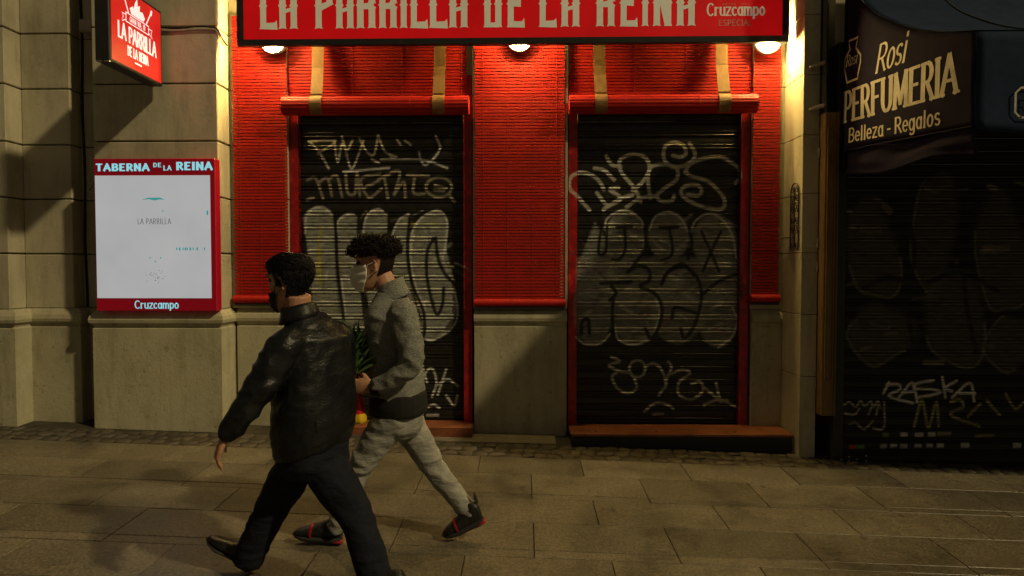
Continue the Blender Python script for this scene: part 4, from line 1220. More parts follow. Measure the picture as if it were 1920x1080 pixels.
# print on the side panel: u runs outwards from the wall along y
def line_map(pa, pb, h):
    a, c = PX(*pa, PXW), PX(*pb, PXW)
    L = (Vector((c.y, c.z)) - Vector((a.y, a.z)))
    ln = L.length; L.normalize()
    def f(u, v, l):
        yy, zz2 = a.y + L.x * u, a.z + L.y * u + v
        return Vector((panel_x(yy, zz2) - l, yy, zz2))
    return f, ln
f, ln = line_map((1583, 229), (1795, 172), .24)
mb = MB(); text(mb, 'PERFUMERIA', .235, f, ln, .20, .09, .10, .13, .0004); mb.build('lettering', M['awning_text'], aw)
f, ln = line_map((1593, 266.5), (1764, 233), .11)
mb = MB(); text(mb, 'Belleza', .105, f, ln * .43, .19, .10, .07, .10, .0004); mb.build('lettering', M['awning_text'], aw)
mb = MB(); text(mb, '-', .105, f, ln * .035, .19, .10, .07, .10, .0004, ln * .475); mb.build('lettering', M['awning_text'], aw)
mb = MB(); text(mb, 'Regalos', .105, f, ln * .44, .19, .10, .07, .10, .0004, ln * .56); mb.build('lettering', M['awning_text'], aw)
f, ln = line_map((1643, 137), (1706, 111), .19)
def slant(f_): return lambda u, v, l: f_(u + v * .28, v, l)
mb = MB(); text(mb, 'Rosi', .19, slant(f), ln * .86, .13, .07, .05, .05, .0004); mb.build('lettering', M['awning_text'], aw)
f, ln = line_map((1586, 126), (1611, 116), .08)
mb = MB(); text(mb, 'Rosi', .085, slant(f), ln * .85, .12, .08, 0, .06, .0004); mb.build('lettering', M['awning_text'], aw)
bot = [(1583, 156), (1604, 148), (1605, 138), (1609.5, 117), (1609.5, 104), (1600, 90), (1601, 86), (1604, 71), (1587, 78), (1588, 91), (1590, 92), (1579, 112), (1578, 132), (1583, 156)]
bq = [PX(a + 5, c - 1, PXW) for a, c in bot]
mb = MB()
ribbon(mb, [(q.y, q.z) for q in bq], .017, .017, lambda u, v, l: Vector((panel_x(u, v) - l, u, v)), .0004)
mb.build('bottle_emblem', M['awning_text'], aw)
# emblem of the front panel, cut by the picture's edge
e0 = P(1911, 190, YO - .045)
mb = MB()
oc = [(-.0, -.085), (.22, -.085), (.25, -.055), (.25, .055), (.22, .085), (0, .085), (-.03, .055), (-.03, -.055), (0, -.085)]
ribbon(mb, [(e0.x + .03 + a, e0.z + c) for a, c in oc], .012, .012, lambda u, v, l: Vector((u, YO - .017 - l, v)), .0004)
mb.build('emblem', M['awning_text'], aw)
mb = MB(); text(mb, 'Rosi', .075, lambda u, v, l: Vector((u, YO - .017 - l, v)), .16, .12, .08, 0, .06, .0004, e0.x + .05, e0.z - .035)
mb.build('lettering', M['awning_text'], aw)
# ------------------------------------------------------------------ people
def remesh(mb, voxel, name, mats, parent, smooth=4, fold=None):
    org = ORG[parent.name]
    me = mb.mesh(name + '_src', mats if isinstance(mats, list) else [mats], False, org)
    tmp = bpy.data.objects.new('tmp', me); COL.objects.link(tmp)
    r = tmp.modifiers.new('r', 'REMESH'); r.mode = 'VOXEL'; r.voxel_size = voxel; r.adaptivity = 0
    if smooth:
        s_ = tmp.modifiers.new('s', 'SMOOTH'); s_.factor = .5; s_.iterations = smooth
    dg = bpy.context.evaluated_depsgraph_get()
    dg.update()
    new = bpy.data.meshes.new_from_object(tmp.evaluated_get(dg))
    bpy.data.objects.remove(tmp)
    new.name = name
    n = len(new.vertices)
    if fold:
        co = np.empty(n * 3); new.vertices.foreach_get('co', co); co = co.reshape(-1, 3)
        no = np.empty(n * 3); new.vertices.foreach_get('normal', no); no = no.reshape(-1, 3)
        d = np.array([fold(Vector(c)) for c in co])
        co = co + no * d[:, None]
        new.vertices.foreach_set('co', co.ravel())
    new.polygons.foreach_set('use_smooth', [True] * len(new.polygons))
    if len(new.materials) == 0:
        for m_ in (mats if isinstance(mats, list) else [mats]): new.materials.append(m_)
    new.update()
    return link(name, new, parent)
def ridged(p): return 1 - 2 * abs(mnoise.noise(p))
def folds(amp, sx, sz, seed=0.0, tilt=0.0, amp2=0.4):
    o = Vector((seed, seed * 1.7, seed * .6))
    def f(p):
        q = Vector(((p.x + tilt * p.z) * sx, p.y * sx, (p.z + tilt * p.x) * sz)) + o
        return amp * (ridged(q) - .35) + amp * amp2 * mnoise.noise(q * 2.3)
    return f

HEADZ = [(-.118, .066, .036, .012), (-.112, .078, .02, .026), (-.098, .086, -.005, .038), (-.075, .089, -.035, .049), (-.045, .088, -.062, .058), (-.012, .084, -.084, .066),
         (.02, .079, -.096, .070), (.045, .086, -.102, .073), (.075, .080, -.102, .072), (.098, .060, -.090, .061), (.112, .030, -.066, .042), (.119, -.005, -.036, .018)]
def head_pt(z, a, off=0.0):
    zs = [h[0] for h in HEADZ]
    f = np.interp(z, zs, [h[1] for h in HEADZ]); b_ = np.interp(z, zs, [h[2] for h in HEADZ]); w = np.interp(z, zs, [h[3] for h in HEADZ])
    c, s_ = math.cos(a), math.sin(a)
    return Vector(((f + b_) / 2 + ((f - b_) / 2 + off) * c, (w + off) * s_, z))
def frame(fwd, up):
    f = Vector(fwd).normalized(); u = Vector(up); u = (u - f * u.dot(f)).normalized()
    return Matrix((f, u.cross(f), u)).transposed()          # columns forward, left, up
def add_head(mb, c, Mx):
    T = lambda v: Vector(c) + Mx @ Vector(v)
    mb.loft([[T(head_pt(h[0], 2 * math.pi * j / 20)) for j in range(20)] for h in HEADZ])
    nose = [(.052, .080, .006, .006), (.030, .088, .009, .010), (.010, .100, .012, .016), (-.004, .108, .014, .018), (-.016, .100, .012, .016), (-.022, .086, .008, .010)]
    mb.loft([[T((x - .02 + (.02 + .002) * math.cos(2 * math.pi * j / 10), w2 * math.sin(2 * math.pi * j / 10), z)) for j in range(10)] for z, x, w1, w2 in nose])
    for z, r_ in ((-.052, .0085), (-.066, .0095)):
        mb.ellipsoid(T((.086, 0, z)), (.010, .024, r_ * .8), Mx)
    mb.ellipsoid(T((.078, 0, -.102)), (.016, .02, .014), Mx)
    mb.ellipsoid(T((.076, 0, .048)), (.012, .056, .012), Mx)           # brow
    for s_ in (-1, 1):
        mb.ellipsoid(T((.056, s_ * .040, -.012)), (.020, .013, .018), Mx)      # cheek
        E = Mx @ (Matrix.Rotation(R(14), 3, 'Y') @ Matrix.Rotation(s_ * R(-32), 3, 'Z'))
        ec = T((-.008, s_ * .076, .004))
        pts = [ec + E @ Vector((.017 * math.cos(a) + (.002 if math.sin(a) > 0 else .004), 0, .031 * math.sin(a))) for a in np.linspace(R(-120), R(150), 14)]
        mb.tube(pts, .0060, 7, round_caps=True)
        mb.ellipsoid(ec + E @ Vector((.006, -s_ * .004, -.002)), (.014, .006, .026), E)
        mb.ellipsoid(ec + E @ Vector((.006, 0, -.027)), (.008, .005, .009), E)
    return T
def add_hand(mb, wrist, d, pn, thumb_side, curl, spread=.04, sc=1.0, thumb_curl=.5):
    """d: pointing direction; pn: palm normal; thumb_side: unit vector across the palm to the thumb"""
    d = Vector(d).normalized(); pn = Vector(pn); pn = (pn - d * pn.dot(d)).normalized()
    s_ = d.cross(pn); s_ = s_ if s_.dot(Vector(thumb_side)) > 0 else -s_
    w = Vector(wrist)
    mb.tube([w - d * .02 * sc, w + d * .02 * sc, w + d * .055 * sc, w + d * .088 * sc], [(.026 * sc, .019 * sc), (.033 * sc, .018 * sc), (.041 * sc, .0165 * sc), (.040 * sc, .013 * sc)], 14, ref=pn, round_caps=True)
    for i, (ln, of) in enumerate(((.072, .030), (.082, .010), (.076, -.011), (.058, -.030))):
        p = w + (d * (.082 - abs(i - 1) * .004) + s_ * of) * sc
        a = 0.1; pts = [p]; r_ = [.0088 * sc]
        dirv = (d + s_ * (of * spread * 30)).normalized()
        for j, (fr, cu) in enumerate(((.45, curl * .75), (.31, curl), (.24, curl * .7))):
            a += cu
            p = p + (dirv * math.cos(a) + pn * math.sin(a)) * ln * fr * sc
            pts.append(p); r_.append((.0082, .0075, .0066)[j] * sc)
        mb.tube(pts, r_, 8, round_caps=True)
    p = w + (d * .022 + s_ * .026 + pn * .004) * sc
    td = (s_ * .75 + d * .62 + pn * .25).normalized()
    p1 = p + td * .036 * sc
    td2 = (s_ * (.5 - thumb_curl * .5) + d * .8 + pn * (.2 + thumb_curl)).normalized(); p2 = p1 + td2 * .032 * sc
    p3 = p2 + (td2 + d * .2).normalized() * .024 * sc
    mb.tube([p - td * .01 * sc, p1, p2, p3], [.014 * sc, .0115 * sc, .0098 * sc, .0078 * sc], 8, round_caps=True)
def ering(c, ux, uy, rx, ry, n=28, sq=2.3):
    out = []
    for j in range(n):
        a = 2 * math.pi * j / n
        ca, sa = math.cos(a), math.sin(a)
        k = (abs(ca) ** sq + abs(sa) ** sq) ** (-1 / sq)
        out.append(Vector(c) + Vector(ux) * (rx * ca * k) + Vector(uy) * (ry * sa * k))
    return out
def lerp(a, b_, t): return Vector(a) * (1 - t) + Vector(b_) * t
def limb_pts(js, rs, sub=4):
    P_, R_ = [], []
    for i in range(len(js) - 1):
        for k in range(sub):
            t = k / sub
            P_.append(lerp(js[i], js[i + 1], t)); R_.append(rs[i] * (1 - t) + rs[i + 1] * t)
    P_.append(Vector(js[-1])); R_.append(rs[-1])
    # soften the corner at each joint
    for _ in range(2):
        P_ = [P_[0]] + [(P_[i - 1] + P_[i] * 2 + P_[i + 1]) / 4 for i in range(1, len(P_) - 1)] + [P_[-1]]
    return P_, R_
def shoe(parent, heel, toe, up, kind, width=.094):
    """heel and toe: points of the sole's underside"""
    heel, toe = Vector(heel), Vector(toe)
    d = (toe - heel); ln = d.length; d.normalize()
    u = Vector(up); u = (u - d * u.dot(d)).normalized(); s_ = d.cross(u)
    root = link('shoe', None, parent, heel)
    HS = 1.3 if kind == 'sneaker' else 1.22
    def sect(t, w, z0, z1, n=18, sq=2.6):
        z0, z1 = z0 * HS, z1 * HS
        c = heel + d * ln * t + u * (z0 + z1) / 2
        return ering(c, s_, u, w / 2, (z1 - z0) / 2, n, sq)
    K = ln / .285
    if kind == 'sneaker':
        sole = MB().loft([sect(t, w * K, .0 + lift, z) for t, w, z, lift in ((0, .03, .03, .012), (.03, .066, .036, .004), (.15, .078, .036, 0), (.35, .074, .032, 0), (.6, .092, .028, 0), (.8, .088, .026, .003), (.94, .062, .026, .012), (1, .02, .028, .02))])
        upper = MB().loft([sect(t, w * K, .016, z, 22, 2.2) for t, w, z in ((.005, .03, .08), (.03, .062, .105), (.14, .074, .118), (.26, .074, .112), (.36, .076, .098), (.5, .084, .082), (.66, .090, .068), (.82, .084, .054), (.93, .062, .044), (.985, .026, .034))])
    else:
        sole = MB().loft([sect(t, w * K, lift, z) for t, w, z, lift in ((0, .03, .025, .004), (.03, .066, .028, 0), (.22, .07, .028, 0), (.28, .066, .028, .012), (.5, .082, .024, .008), (.72, .096, .018, 0), (.9, .07, .018, .006), (1, .02, .02, .012))])
        upper = MB().loft([sect(t, w * K, .014, z, 22, 2.2) for t, w, z in ((.005, .03, .05), (.03, .062, .078), (.14, .072, .088), (.28, .074, .092), (.4, .078, .085), (.55, .088, .068), (.72, .093, .054), (.87, .076, .044), (.96, .046, .036), (.995, .016, .028))])
    sole.build('sole', M['shoe_sole'], root, True, 50)
    remesh(upper, .006, 'upper', M['shoe_black'], root, 6, folds(.0018, 30, 30, 4))
    if kind == 'sneaker':
        hl = MB().loft([sect(t, w * K, .006, z) for t, w, z in ((-.012, .03, .024), (.02, .072, .026), (.10, .080, .024), (.16, .076, .018))])
        hl.build('heel_trim', M['shoe_red'], root, True, 50)
        strap = MB()
        strap.loft([ering(heel + d * ln * t + u * .052, s_, u, .0465 * K, .050 - (t - .55) * .06, 22, 2.2) for t in (.60, .63, .645)], True)
        strap.build('strap', M['shoe_red'], root, True, 50)
        tab = MB().loft([sect(t, w * K, .10, z) for t, w, z in ((-.03, .012, .15), (.0, .03, .155), (.03, .034, .135))])
        tab.build('heel_tab', M['shoe_black'], root, True, 50)
        for t in (.30, .38, .46):
            lc = MB().tube([heel + d * ln * t + u * z + s_ * x for x, z in ((-.03, .075 + (.5 - t) * .07), (-.015, .10 + (.46 - t) * .12), (.015, .10 + (.46 - t) * .12), (.03, .075 + (.5 - t) * .07))], .003, 6)
            lc.build('lace', M['shoe_black'], root)
    else:
        for t in (.36, .41, .46):
            lc = MB().tube([heel + d * ln * t + u * (.092 - (t - .3) * .09 - abs(x) * 5 * abs(x)) + s_ * x for x in (-.022, -.01, .01, .022)], .0026, 6)
            lc.build('lace', M['shoe_black'], root)
    return root
def mask_sheet(parent, T, mat, z0, z1, amax, nose, name='face_mask'):
    nz, na = 16, 30
    V = []
    for i in range(nz + 1):
        f = i / nz
        z = z0 + (z1 - z0) * f
        for j in range(na + 1):
            a = -amax + 2 * amax * j / na
            am = a * (.78 + .22 * math.sin(math.pi * (.15 + .7 * f)))
            p = head_pt(max(z, -.117), am, .008 + .0028 * math.sin(f * 22))
            if z < -.117: p.z = z
            bulge = nose * math.exp(-(am / .6) ** 2) * min(1, .25 + f * 1.5) * (1 - .45 * max(0, f - .85) / .15)
            p.x += bulge
            V.append(T(p))
    F = [(i * (na + 1) + j, i * (na + 1) + j + 1, (i + 1) * (na + 1) + j + 1, (i + 1) * (na + 1) + j) for i in range(nz) for j in range(na)]
    o = MB().add(V, F).build(name, mat, parent, True)
    mo_ = o.modifiers.new('thick', 'SOLIDIFY'); mo_.thickness = .002; mo_.offset = 1
    for s_ in (-1, 1):
        for zz_, ze in ((z1 - .012, .022), (z0 + .03, -.02)):
            a = s_ * amax * .93
            pts = [T(head_pt(zz_, a, .009)), T(head_pt((zz_ + ze) / 2, s_ * 1.25, .009)), T((-.014, s_ * .080, ze))]
            MB().tube(pts, .0016, 5).build('ear_loop', mat, o)
    return o
def strand_hair(parent, T, mat, n, region, length, thick, comb, curl, cap_off, seed, nseg=6, region2=None):
    rr = random.Random(seed)
    mb = MB()
    nz, na = 14, 36
    grid = []
    zs = np.linspace(-.06, .1185, nz)
    V = []; keep = {}
    for i, z in enumerate(zs):
        for j in range(na):
            a = 2 * math.pi * j / na
            V.append(T(head_pt(z, a, cap_off(z, a)) + Vector((0, 0, cap_off(z, a) * .8 * max(0, min(1, (z - .07) / .045))))))
    top = T((-.02, 0, .128 + cap_off(.12, 3.1)))
    F = [(i * na + j, i * na + (j + 1) % na, (i + 1) * na + (j + 1) % na, (i + 1) * na + j) for i in range(nz - 1) for j in range(na)
         if region((zs[i] + zs[i + 1]) / 2, 2 * math.pi * (j + .5) / na)]
    V.append(top); F += [((nz - 1) * na + j, (nz - 1) * na + (j + 1) % na, nz * na) for j in range(na)]
    mb.add(V, F)
    k = 0
    while k < n:
        z = rr.uniform(-.06, .1185); a = rr.uniform(0, 2 * math.pi)
        if not (region2 or region)(z, a): continue
        k += 1
        off = cap_off(z, a)
        p = head_pt(z, a, off * rr.uniform(.6, 1.0)) + Vector((0, 0, off * .75 * max(0, min(1, (z - .07) / .045))))
        nrm = (p - Vector((-.01, 0, .02))).normalized()
        if curl:
            u = nrm.orthogonal().normalized(); v = nrm.cross(u)
            r_ = rr.uniform(.006, .012); ph = rr.uniform(0, 6.3); tw = rr.choice((-1, 1))
            L_ = length * rr.uniform(.6, 1.2)
            pts = [T(p + nrm * (L_ * t) + (u * math.cos(ph + tw * t * 7) + v * math.sin(ph + tw * t * 7)) * r_) for t in np.linspace(0, 1, 8)]
            mb.tube(pts, [thick, thick, thick, thick, thick, thick * .8, thick * .6, thick * .3], 4)
        else:
            dr = comb(z, a)
            L_ = length * rr.uniform(.5, 1.2)
            t0 = (dr - nrm * dr.dot(nrm)).normalized()
            jit = Vector((rr.gauss(0, .18), rr.gauss(0, .18), rr.gauss(0, .18)))
            t0 = (t0 + jit * .3).normalized()
            pts = [T(p + t0 * L_ * t + nrm * (.006 * math.sin(math.pi * t) + .003 * t - .25 * L_ * L_ * t * t / .1)) for t in np.linspace(0, 1, nseg)]
            mb.tube(pts, [thick * (1 - .8 * t) for t in np.linspace(0, 1, nseg)], 3)
    return mb.build('hair', mat, parent, True)

# ---------- the younger man: grey sweater, white mask, carrying flowers
pA = P(745, 1030, 3.57)
man2 = empty('person', (pA.x, 3.57, gz(pA.x, 3.57)), 'person with curly hair and white mask in grey sweater and jeans, carrying wrapped flowers', 'person', 'two people walking past')
P2 = lambda px, py, d: P(px, py, d - .09)
J = P2
nb = J(733, 556, 3.63); hc = J(703, 500, 3.63)
fw2 = Vector((-1, -.10, -.10)); Mh2 = frame(fw2, (-.04, 0, 1)) * 1.13
lsh, lel, lwr = J(756, 592, 3.46), J(779, 688, 3.42), J(703, 724, 3.44)
rsh, rel, rwr = J(742, 590, 3.82), J(742, 675, 3.86), J(690, 722, 3.70)
lhip, lkn, lan = J(738, 776, 3.57), J(668, 884, 3.56), J(631, 990, 3.60)
rhip, rkn, ran = J(754, 776, 3.74), J(818, 884, 3.76), J(883, 966, 3.73)
pel, chest = J(747, 770, 3.655), J(737, 640, 3.64)
hl_, ht_ = J(641, 1026, 3.61), J(556, 1018, 3.60)
hl_.z = gz(hl_.x, hl_.y) + .002
ht_ = hl_ + Vector((-.275, -.01, .035))
tr_ = J(833, 1024, 3.70); tr_.z = gz(tr_.x, tr_.y) + .004
hr_ = tr_ + Vector((.238, .02, .095))
bd = MB()
T2 = add_head(bd, hc, Mh2)
bd.tube([nb + Vector((.02, 0, -.06)), nb, hc + Mh2 @ Vector((-.03, 0, -.05))], [.07, .062, .058], 14)
bd.loft([ering(lerp(pel, chest, t), (1, 0, 0), (0, 1, 0), a, c) for t, a, c in ((-.15, .08, .12), (0, .10, .15), (.5, .09, .13), (1, .10, .16), (1.35, .09, .17), (1.55, .06, .10))])
for js, rs in (((lsh, lel, lwr), (.048, .04, .026)), ((rsh, rel, rwr), (.048, .04, .026)), ((lhip, lkn, lan), (.075, .05, .036)), ((rhip, rkn, ran), (.075, .05, .036))):
    p_, r_ = limb_pts(js, rs); bd.tube(p_, r_, 12, round_caps=True)
ax = Vector((.02, .0, 1)).normalized()                                   # axis of the bunch he grips
add_hand(bd, lwr + Vector((-.012, .0, .002)), (-1, .05, -.06), (.1, 1, 0), (0, 0, 1), .78, .02, 1.08, .7)
add_hand(bd, rwr + Vector((-.012, .0, .002)), (-1, -.1, -.1), (.1, -1, 0), (0, 0, 1), .7, .02, 1.0, .7)
remesh(bd, .0055, 'body', M['skin'], man2, 3)
# sweater
sw = MB()
ux, uy = Vector((1, -.12, 0)).normalized(), Vector((.12, 1, 0)).normalized()
def px_r(pl, pr, d): return (P2(pr, 640, d).x - P2(pl, 640, d).x) / 2
SW = [(772, 697, 797, .165), (745, 696, 797, .175), (700, 695, 791, .175), (650, 692, 786, .185), (615, 690, 782, .20), (590, 691, 777, .205), (572, 697, 770, .17), (560, 703, 764, .115), (546, 710, 757, .085)]
sw.loft([ering(P2((a + c) / 2, y, 3.64), ux, uy, px_r(a, c, 3.64), w) for y, a, c, w in SW])
for js, rs in (((lsh + Vector((-.01, .05, .012)), lsh, lel, lwr + Vector((.012, 0, 0))), (.075, .076, .066, .043)), ((rsh + Vector((0, -.05, .01)), rsh, rel, rwr + Vector((.012, 0, 0))), (.075, .074, .064, .043))):
    p_, r_ = limb_pts(js, rs); sw.tube(p_, r_, 16, round_caps=True)
def f2(p):
    q = p + ORG[man2.name]
    near_el = math.exp(-((q - lel).length / .13) ** 2) + .6 * math.exp(-((q - lsh).length / .16) ** 2) + .5 * math.exp(-((q - lwr).length / .10) ** 2)
    return .010 * (.35 + near_el) * (ridged(Vector((q.x * 9 + q.z * 7, q.y * 7, q.z * 15 - q.x * 6))) - .3) + .004 * mnoise.noise(q * 5)
remesh(sw, .0085, 'sweater', M['knit'], man2, 5, f2)
band = MB().loft([ering(P2((a + c) / 2, y, 3.64), ux, uy, px_r(a, c, 3.64), w) for y, a, c, w in ((774, 695, 799, .175), (768, 694, 800, .18), (752, 694, 799, .181), (737, 695, 798, .178), (732, 696, 797, .172))])
remesh(band, .008, 'waistband', M['rib'], man2, 3, folds(.002, 8, 20, 2))
cuff = MB().tube([lwr + Vector((.03, .0, -.006)), lwr + Vector((-.015, 0, 0))], [.047, .042], 16)
cuff.build('cuff', M['rib'], man2, True, 50)
col = MB()
col.loft([ering(nb + Vector((.014 - .006 * k, 0, .006 + .027 * k)), Vector((1, 0, .42)).normalized(), Vector((0, 1, 0)), r1, r2) for k, r1, r2 in ((-1, .096, .10), (0, .090, .092), (1, .084, .084), (2, .078, .076), (2.8, .076, .074))], False)
o = col.build('collar', M['knit'], man2, True)
mo = o.modifiers.new('thick', 'SOLIDIFY'); mo.thickness = .01
# jeans
jn = MB()
jn.loft([ering(P2(x, y, 3.655), (1, 0, 0), (0, 1, 0), a, c) for x, y, a, c in ((747, 750, .13, .155), (747, 780, .135, .165), (748, 802, .13, .16), (748, 816, .10, .12))])
for js, rs in (((lhip + Vector((.01, 0, 0)), lerp(lhip, lkn, .45), lkn, lerp(lkn, lan, .5), lan + Vector((0, 0, -.01))), (.105, .088, .069, .062, .055)), ((rhip, lerp(rhip, rkn, .45), rkn, lerp(rkn, ran, .5), ran), (.105, .086, .064, .057, .052))):
    p_, r_ = limb_pts(js, rs); jn.tube(p_, r_, 16)
def f2j(p):
    q = p + ORG[man2.name]
    k = math.exp(-((q - lkn).length / .15) ** 2) + math.exp(-((q - lan).length / .13) ** 2) + math.exp(-((q - rkn).length / .15) ** 2) + 1.2 * math.exp(-((q - ran).length / .12) ** 2) + .8 * math.exp(-((q - lerp(lhip, rhip, .5)).length / .16) ** 2)
    return .013 * (.15 + k) * (ridged(Vector((q.x * 7 - q.z * 5, q.y * 8, q.z * 17 + q.x * 5))) - .3) + .004 * mnoise.noise(q * 6)
jo = remesh(jn, .0085, 'jeans', M['jeans'], man2, 4, f2j)
pk = []
for (a, c) in ((722, 792), (752, 797), (748, 822), (735, 828), (721, 818), (722, 792)):
    q = P2(a, c, 3.47); pk.append(q)
shoe(man2, hl_, ht_, (.12, 0, 1), 'sneaker')
shoe(man2, hr_, tr_, (.5, 0, 1), 'sneaker')
mask_sheet(man2, T2, M['mask_white'], -.118, .012, 1.3, .030)
def fade2(z, a):
    aa = abs((a + math.pi) % (2 * math.pi) - math.pi)                      # 0 in front, pi at the nape
    lim = .066 + .007 * math.sin(a * 9) if aa < .9 else (.056 if aa < 1.75 else (.056 - .30 * (aa - 1.75) if aa < 2.0 else -.05))
    return z > lim
def off2(z, a):
    aa = abs((a + math.pi) % (2 * math.pi) - math.pi)
    k = min(1, max(0, (z - .0) / .06))
    k = min(1, max(0, (z - .035) / .04))
    return .003 + (.012 + (.017 if aa < 1.0 else .006)) * k
hair2 = strand_hair(man2, T2, M['hair_dark'], 950, lambda z, a: fade2(z, a) and z > -.05, 0.030, .0024, None, True, off2, 5, region2=lambda z, a: fade2(z, a) and z > .052)
for s_ in (-1, 1):
    MB().tube([T2((.088, s_ * .012, .050)), T2((.090, s_ * .026, .056)), T2((.080, s_ * .044, .052))], [.004, .005, .003], 6).build('eyebrow', M['hair_dark'], man2)
    b = MB().ellipsoid(T2((.072, s_ * .032, .026)), (.012, .013, .010), Mh2); b.build('eye', M['eye'], man2, True)

# flowers: stems wrapped in red and yellow paper
bc = J(666, 722, 3.50)
bq = empty('bouquet', bc - ax * .19, 'bunch of green stems in red and yellow wrapping held by the person in grey', 'bouquet')
def cone(prof, name, mat, flut=.0):
    b = MB()
    b.loft([[bc + ax * h + Vector((1, 0, 0)) * (r_ * (1 + flut * math.sin(5 * 2 * math.pi * j / 40)) * math.cos(2 * math.pi * j / 40)) + Vector((0, 1, 0)) * (r_ * (1 + flut * math.sin(5 * 2 * math.pi * j / 40)) * math.sin(2 * math.pi * j / 40)) for j in range(40)] for h, r_ in prof])
    return b.build(name, M[mat], bq, True, 60)
ax = Vector((-.09, .02, 1)).normalized()
cone([(-.205, .030), (-.20, .040), (-.185, .043), (-.165, .042), (-.150, .040)], 'wrap_end', 'paper_yellow', .06)
cone([(-.150, .0405), (-.10, .034), (-.05, .026), (0, .021), (.05, .022)], 'wrap', 'paper_red', .05)
rr = random.Random(3)
for i in range(150):
    base = bc + ax * rr.uniform(.03, .24) + Vector((rr.gauss(0, .03), rr.gauss(0, .03), 0))
    dr = Vector((rr.gauss(0, .55), rr.gauss(0, .4), 1)).normalized()
    ln = rr.uniform(.09, .2); wd = rr.uniform(.006, .014)
    sd_ = dr.cross(Vector((rr.gauss(0, 1), rr.gauss(0, 1), .2))).normalized()
    up_ = dr.cross(sd_)
    rows = []
    for t, k in ((0, .15), (.3, .8), (.6, 1), (.85, .5), (1, .04)):
        c = base + dr * ln * t - Vector((0, 0, 1)) * (.18 * ln * t * t)
        rows.append([c - sd_ * wd * k, c + up_ * wd * .25, c + sd_ * wd * k])
    MB().loft(rows, False, closed=False).build('leaf', M['leaf'], bq, True)

# ---------- the older man: black leather jacket, dark trousers
P1 = lambda px, py, d: P(px, py, d - .12)
J = P1
pB = P(590, 1100, 3.05)
man1 = empty('person', (pB.x, 3.05, gz(pB.x, 3.05)), 'person in black leather jacket and dark navy trousers striding left in front', 'person', 'two people walking past')
nb = J(560, 582, 3.16); hc = J(543, 532, 3.16)
fw1 = Vector((-.97, .24, -.13)); Mh1 = frame(fw1, (-.12, .03, 1)) * 1.07
lat = Vector((-.60, -.80, 0)).normalized()                                   # from spine to left shoulder (torso twisted)
fwd = Vector((-.80, .60, 0)).normalized()
lsh, lel, lwr = J(533, 648, 3.00), J(484, 735, 2.93), J(430, 812, 2.90)
rsh, rel, rwr = J(636, 632, 3.30), J(640, 730, 3.38), J(600, 780, 3.42)
rhip, rkn, ran = J(574, 838, 3.23), J(512, 948, 3.25), J(463, 1044, 3.27)
lhip, lkn, lan = J(590, 848, 3.17), J(664, 960, 3.09), J(709, 1082, 3.04)
hr_ = J(468, 1092, 3.30); hr_.z = gz(hr_.x, hr_.y) + .002
tr_ = hr_ + Vector((-.235, .02, .15))
tl_ = J(668, 1150, 3.02); tl_.z = gz(tl_.x, tl_.y) + .004
hl_ = tl_ + Vector((.25, .0, .09))
bd = MB()
T1 = add_head(bd, hc, Mh1)
bd.tube([nb + Vector((.05, 0, -.07)), nb, hc + Mh1 @ Vector((-.035, 0, -.055))], [.07, .064, .060], 14)
pel, chest = J(590, 840, 3.17), J(588, 680, 3.16)
bd.loft([ering(lerp(pel, chest, t), fwd, lat, a, c) for t, a, c in ((-.1, .06, .10), (0, .08, .12), (.5, .09, .13), (1, .10, .16), (1.3, .09, .15), (1.5, .06, .09))])
for js, rs in (((lsh, lel, lwr), (.048, .04, .026)), ((rsh, rel, rwr), (.048, .04, .026)), ((lhip, lkn, lan), (.075, .05, .036)), ((rhip, rkn, ran), (.075, .05, .036))):
    p_, r_ = limb_pts(js, rs); bd.tube(p_, r_, 12, round_caps=True)
add_hand(bd, lwr + Vector((-.022, 0, -.022)), (-.42, -.02, -1), (.75, .45, -.3), (-.8, .3, .2), .33, .03, 1.0, .35)
add_hand(bd, rwr, (-.6, .1, -.8), (-1, 0, 0), (0, -1, 0), .35, .03, 1.0, .35)
remesh(bd, .0055, 'body', M['skin'], man1, 3)
# jacket
jk = MB()
def jr(y, a, c): return P1((a + c) / 2, y, 3.17), px_r(a, c, 3.17)
JK = [(846, 532, 644, .80), (838, 527, 650, .80), (820, 524, 655, .82), (790, 521, 657, .84), (750, 523, 657, .84), (700, 527, 654, .84), (660, 529, 649, .86), (632, 531, 645, .86), (612, 541, 628, .82), (598, 544, 617, .80), (585, 548, 602, .8)]
rings = []
for y, a, c, k in JK:
    ce, hw = jr(y, a, c)
    # an ellipse turned with the torso whose seen half-width is hw
    lw, dp = 1.0, .78
    seen = math.sqrt((lw * lat.x) ** 2 + (dp * fwd.x) ** 2)
    s_ = hw / seen
    tl = .30 * max(0, min(1, (y - 690) / 130))
    rings.append([q_ + Vector((0, 0, tl * (q_.x - ce.x) * .8)) for q_ in ering(ce, fwd, lat, dp * s_, lw * s_, 28, 2.4)])
jk.loft(rings)
for js, rs in (((lerp(lsh, rsh, .18) + Vector((0, 0, .008)), lsh, lel, lwr + Vector((.006, 0, .008))), (.078, .080, .068, .050)), ((lerp(rsh, lsh, .18) + Vector((0, 0, .008)), rsh, rel, rwr), (.085, .086, .072, .056))):
    p_, r_ = limb_pts(js, rs); jk.tube(p_, r_, 16, round_caps=True)
def f1(p):
    q = p + ORG[man1.name]
    k = 1.3 * math.exp(-((q - lel).length / .15) ** 2) + .8 * math.exp(-((q - lsh).length / .17) ** 2) + 1.0 * math.exp(-((q - lwr).length / .12) ** 2) + .6 * math.exp(-((q - pel).length / .25) ** 2)
    return .0085 * (.13 + k) * (ridged(Vector((q.x * 10 + q.z * 8, q.y * 7, q.z * 17 - q.x * 9))) - .3) + .003 * mnoise.noise(Vector((q.x * 5, q.y * 5, q.z * 3)))
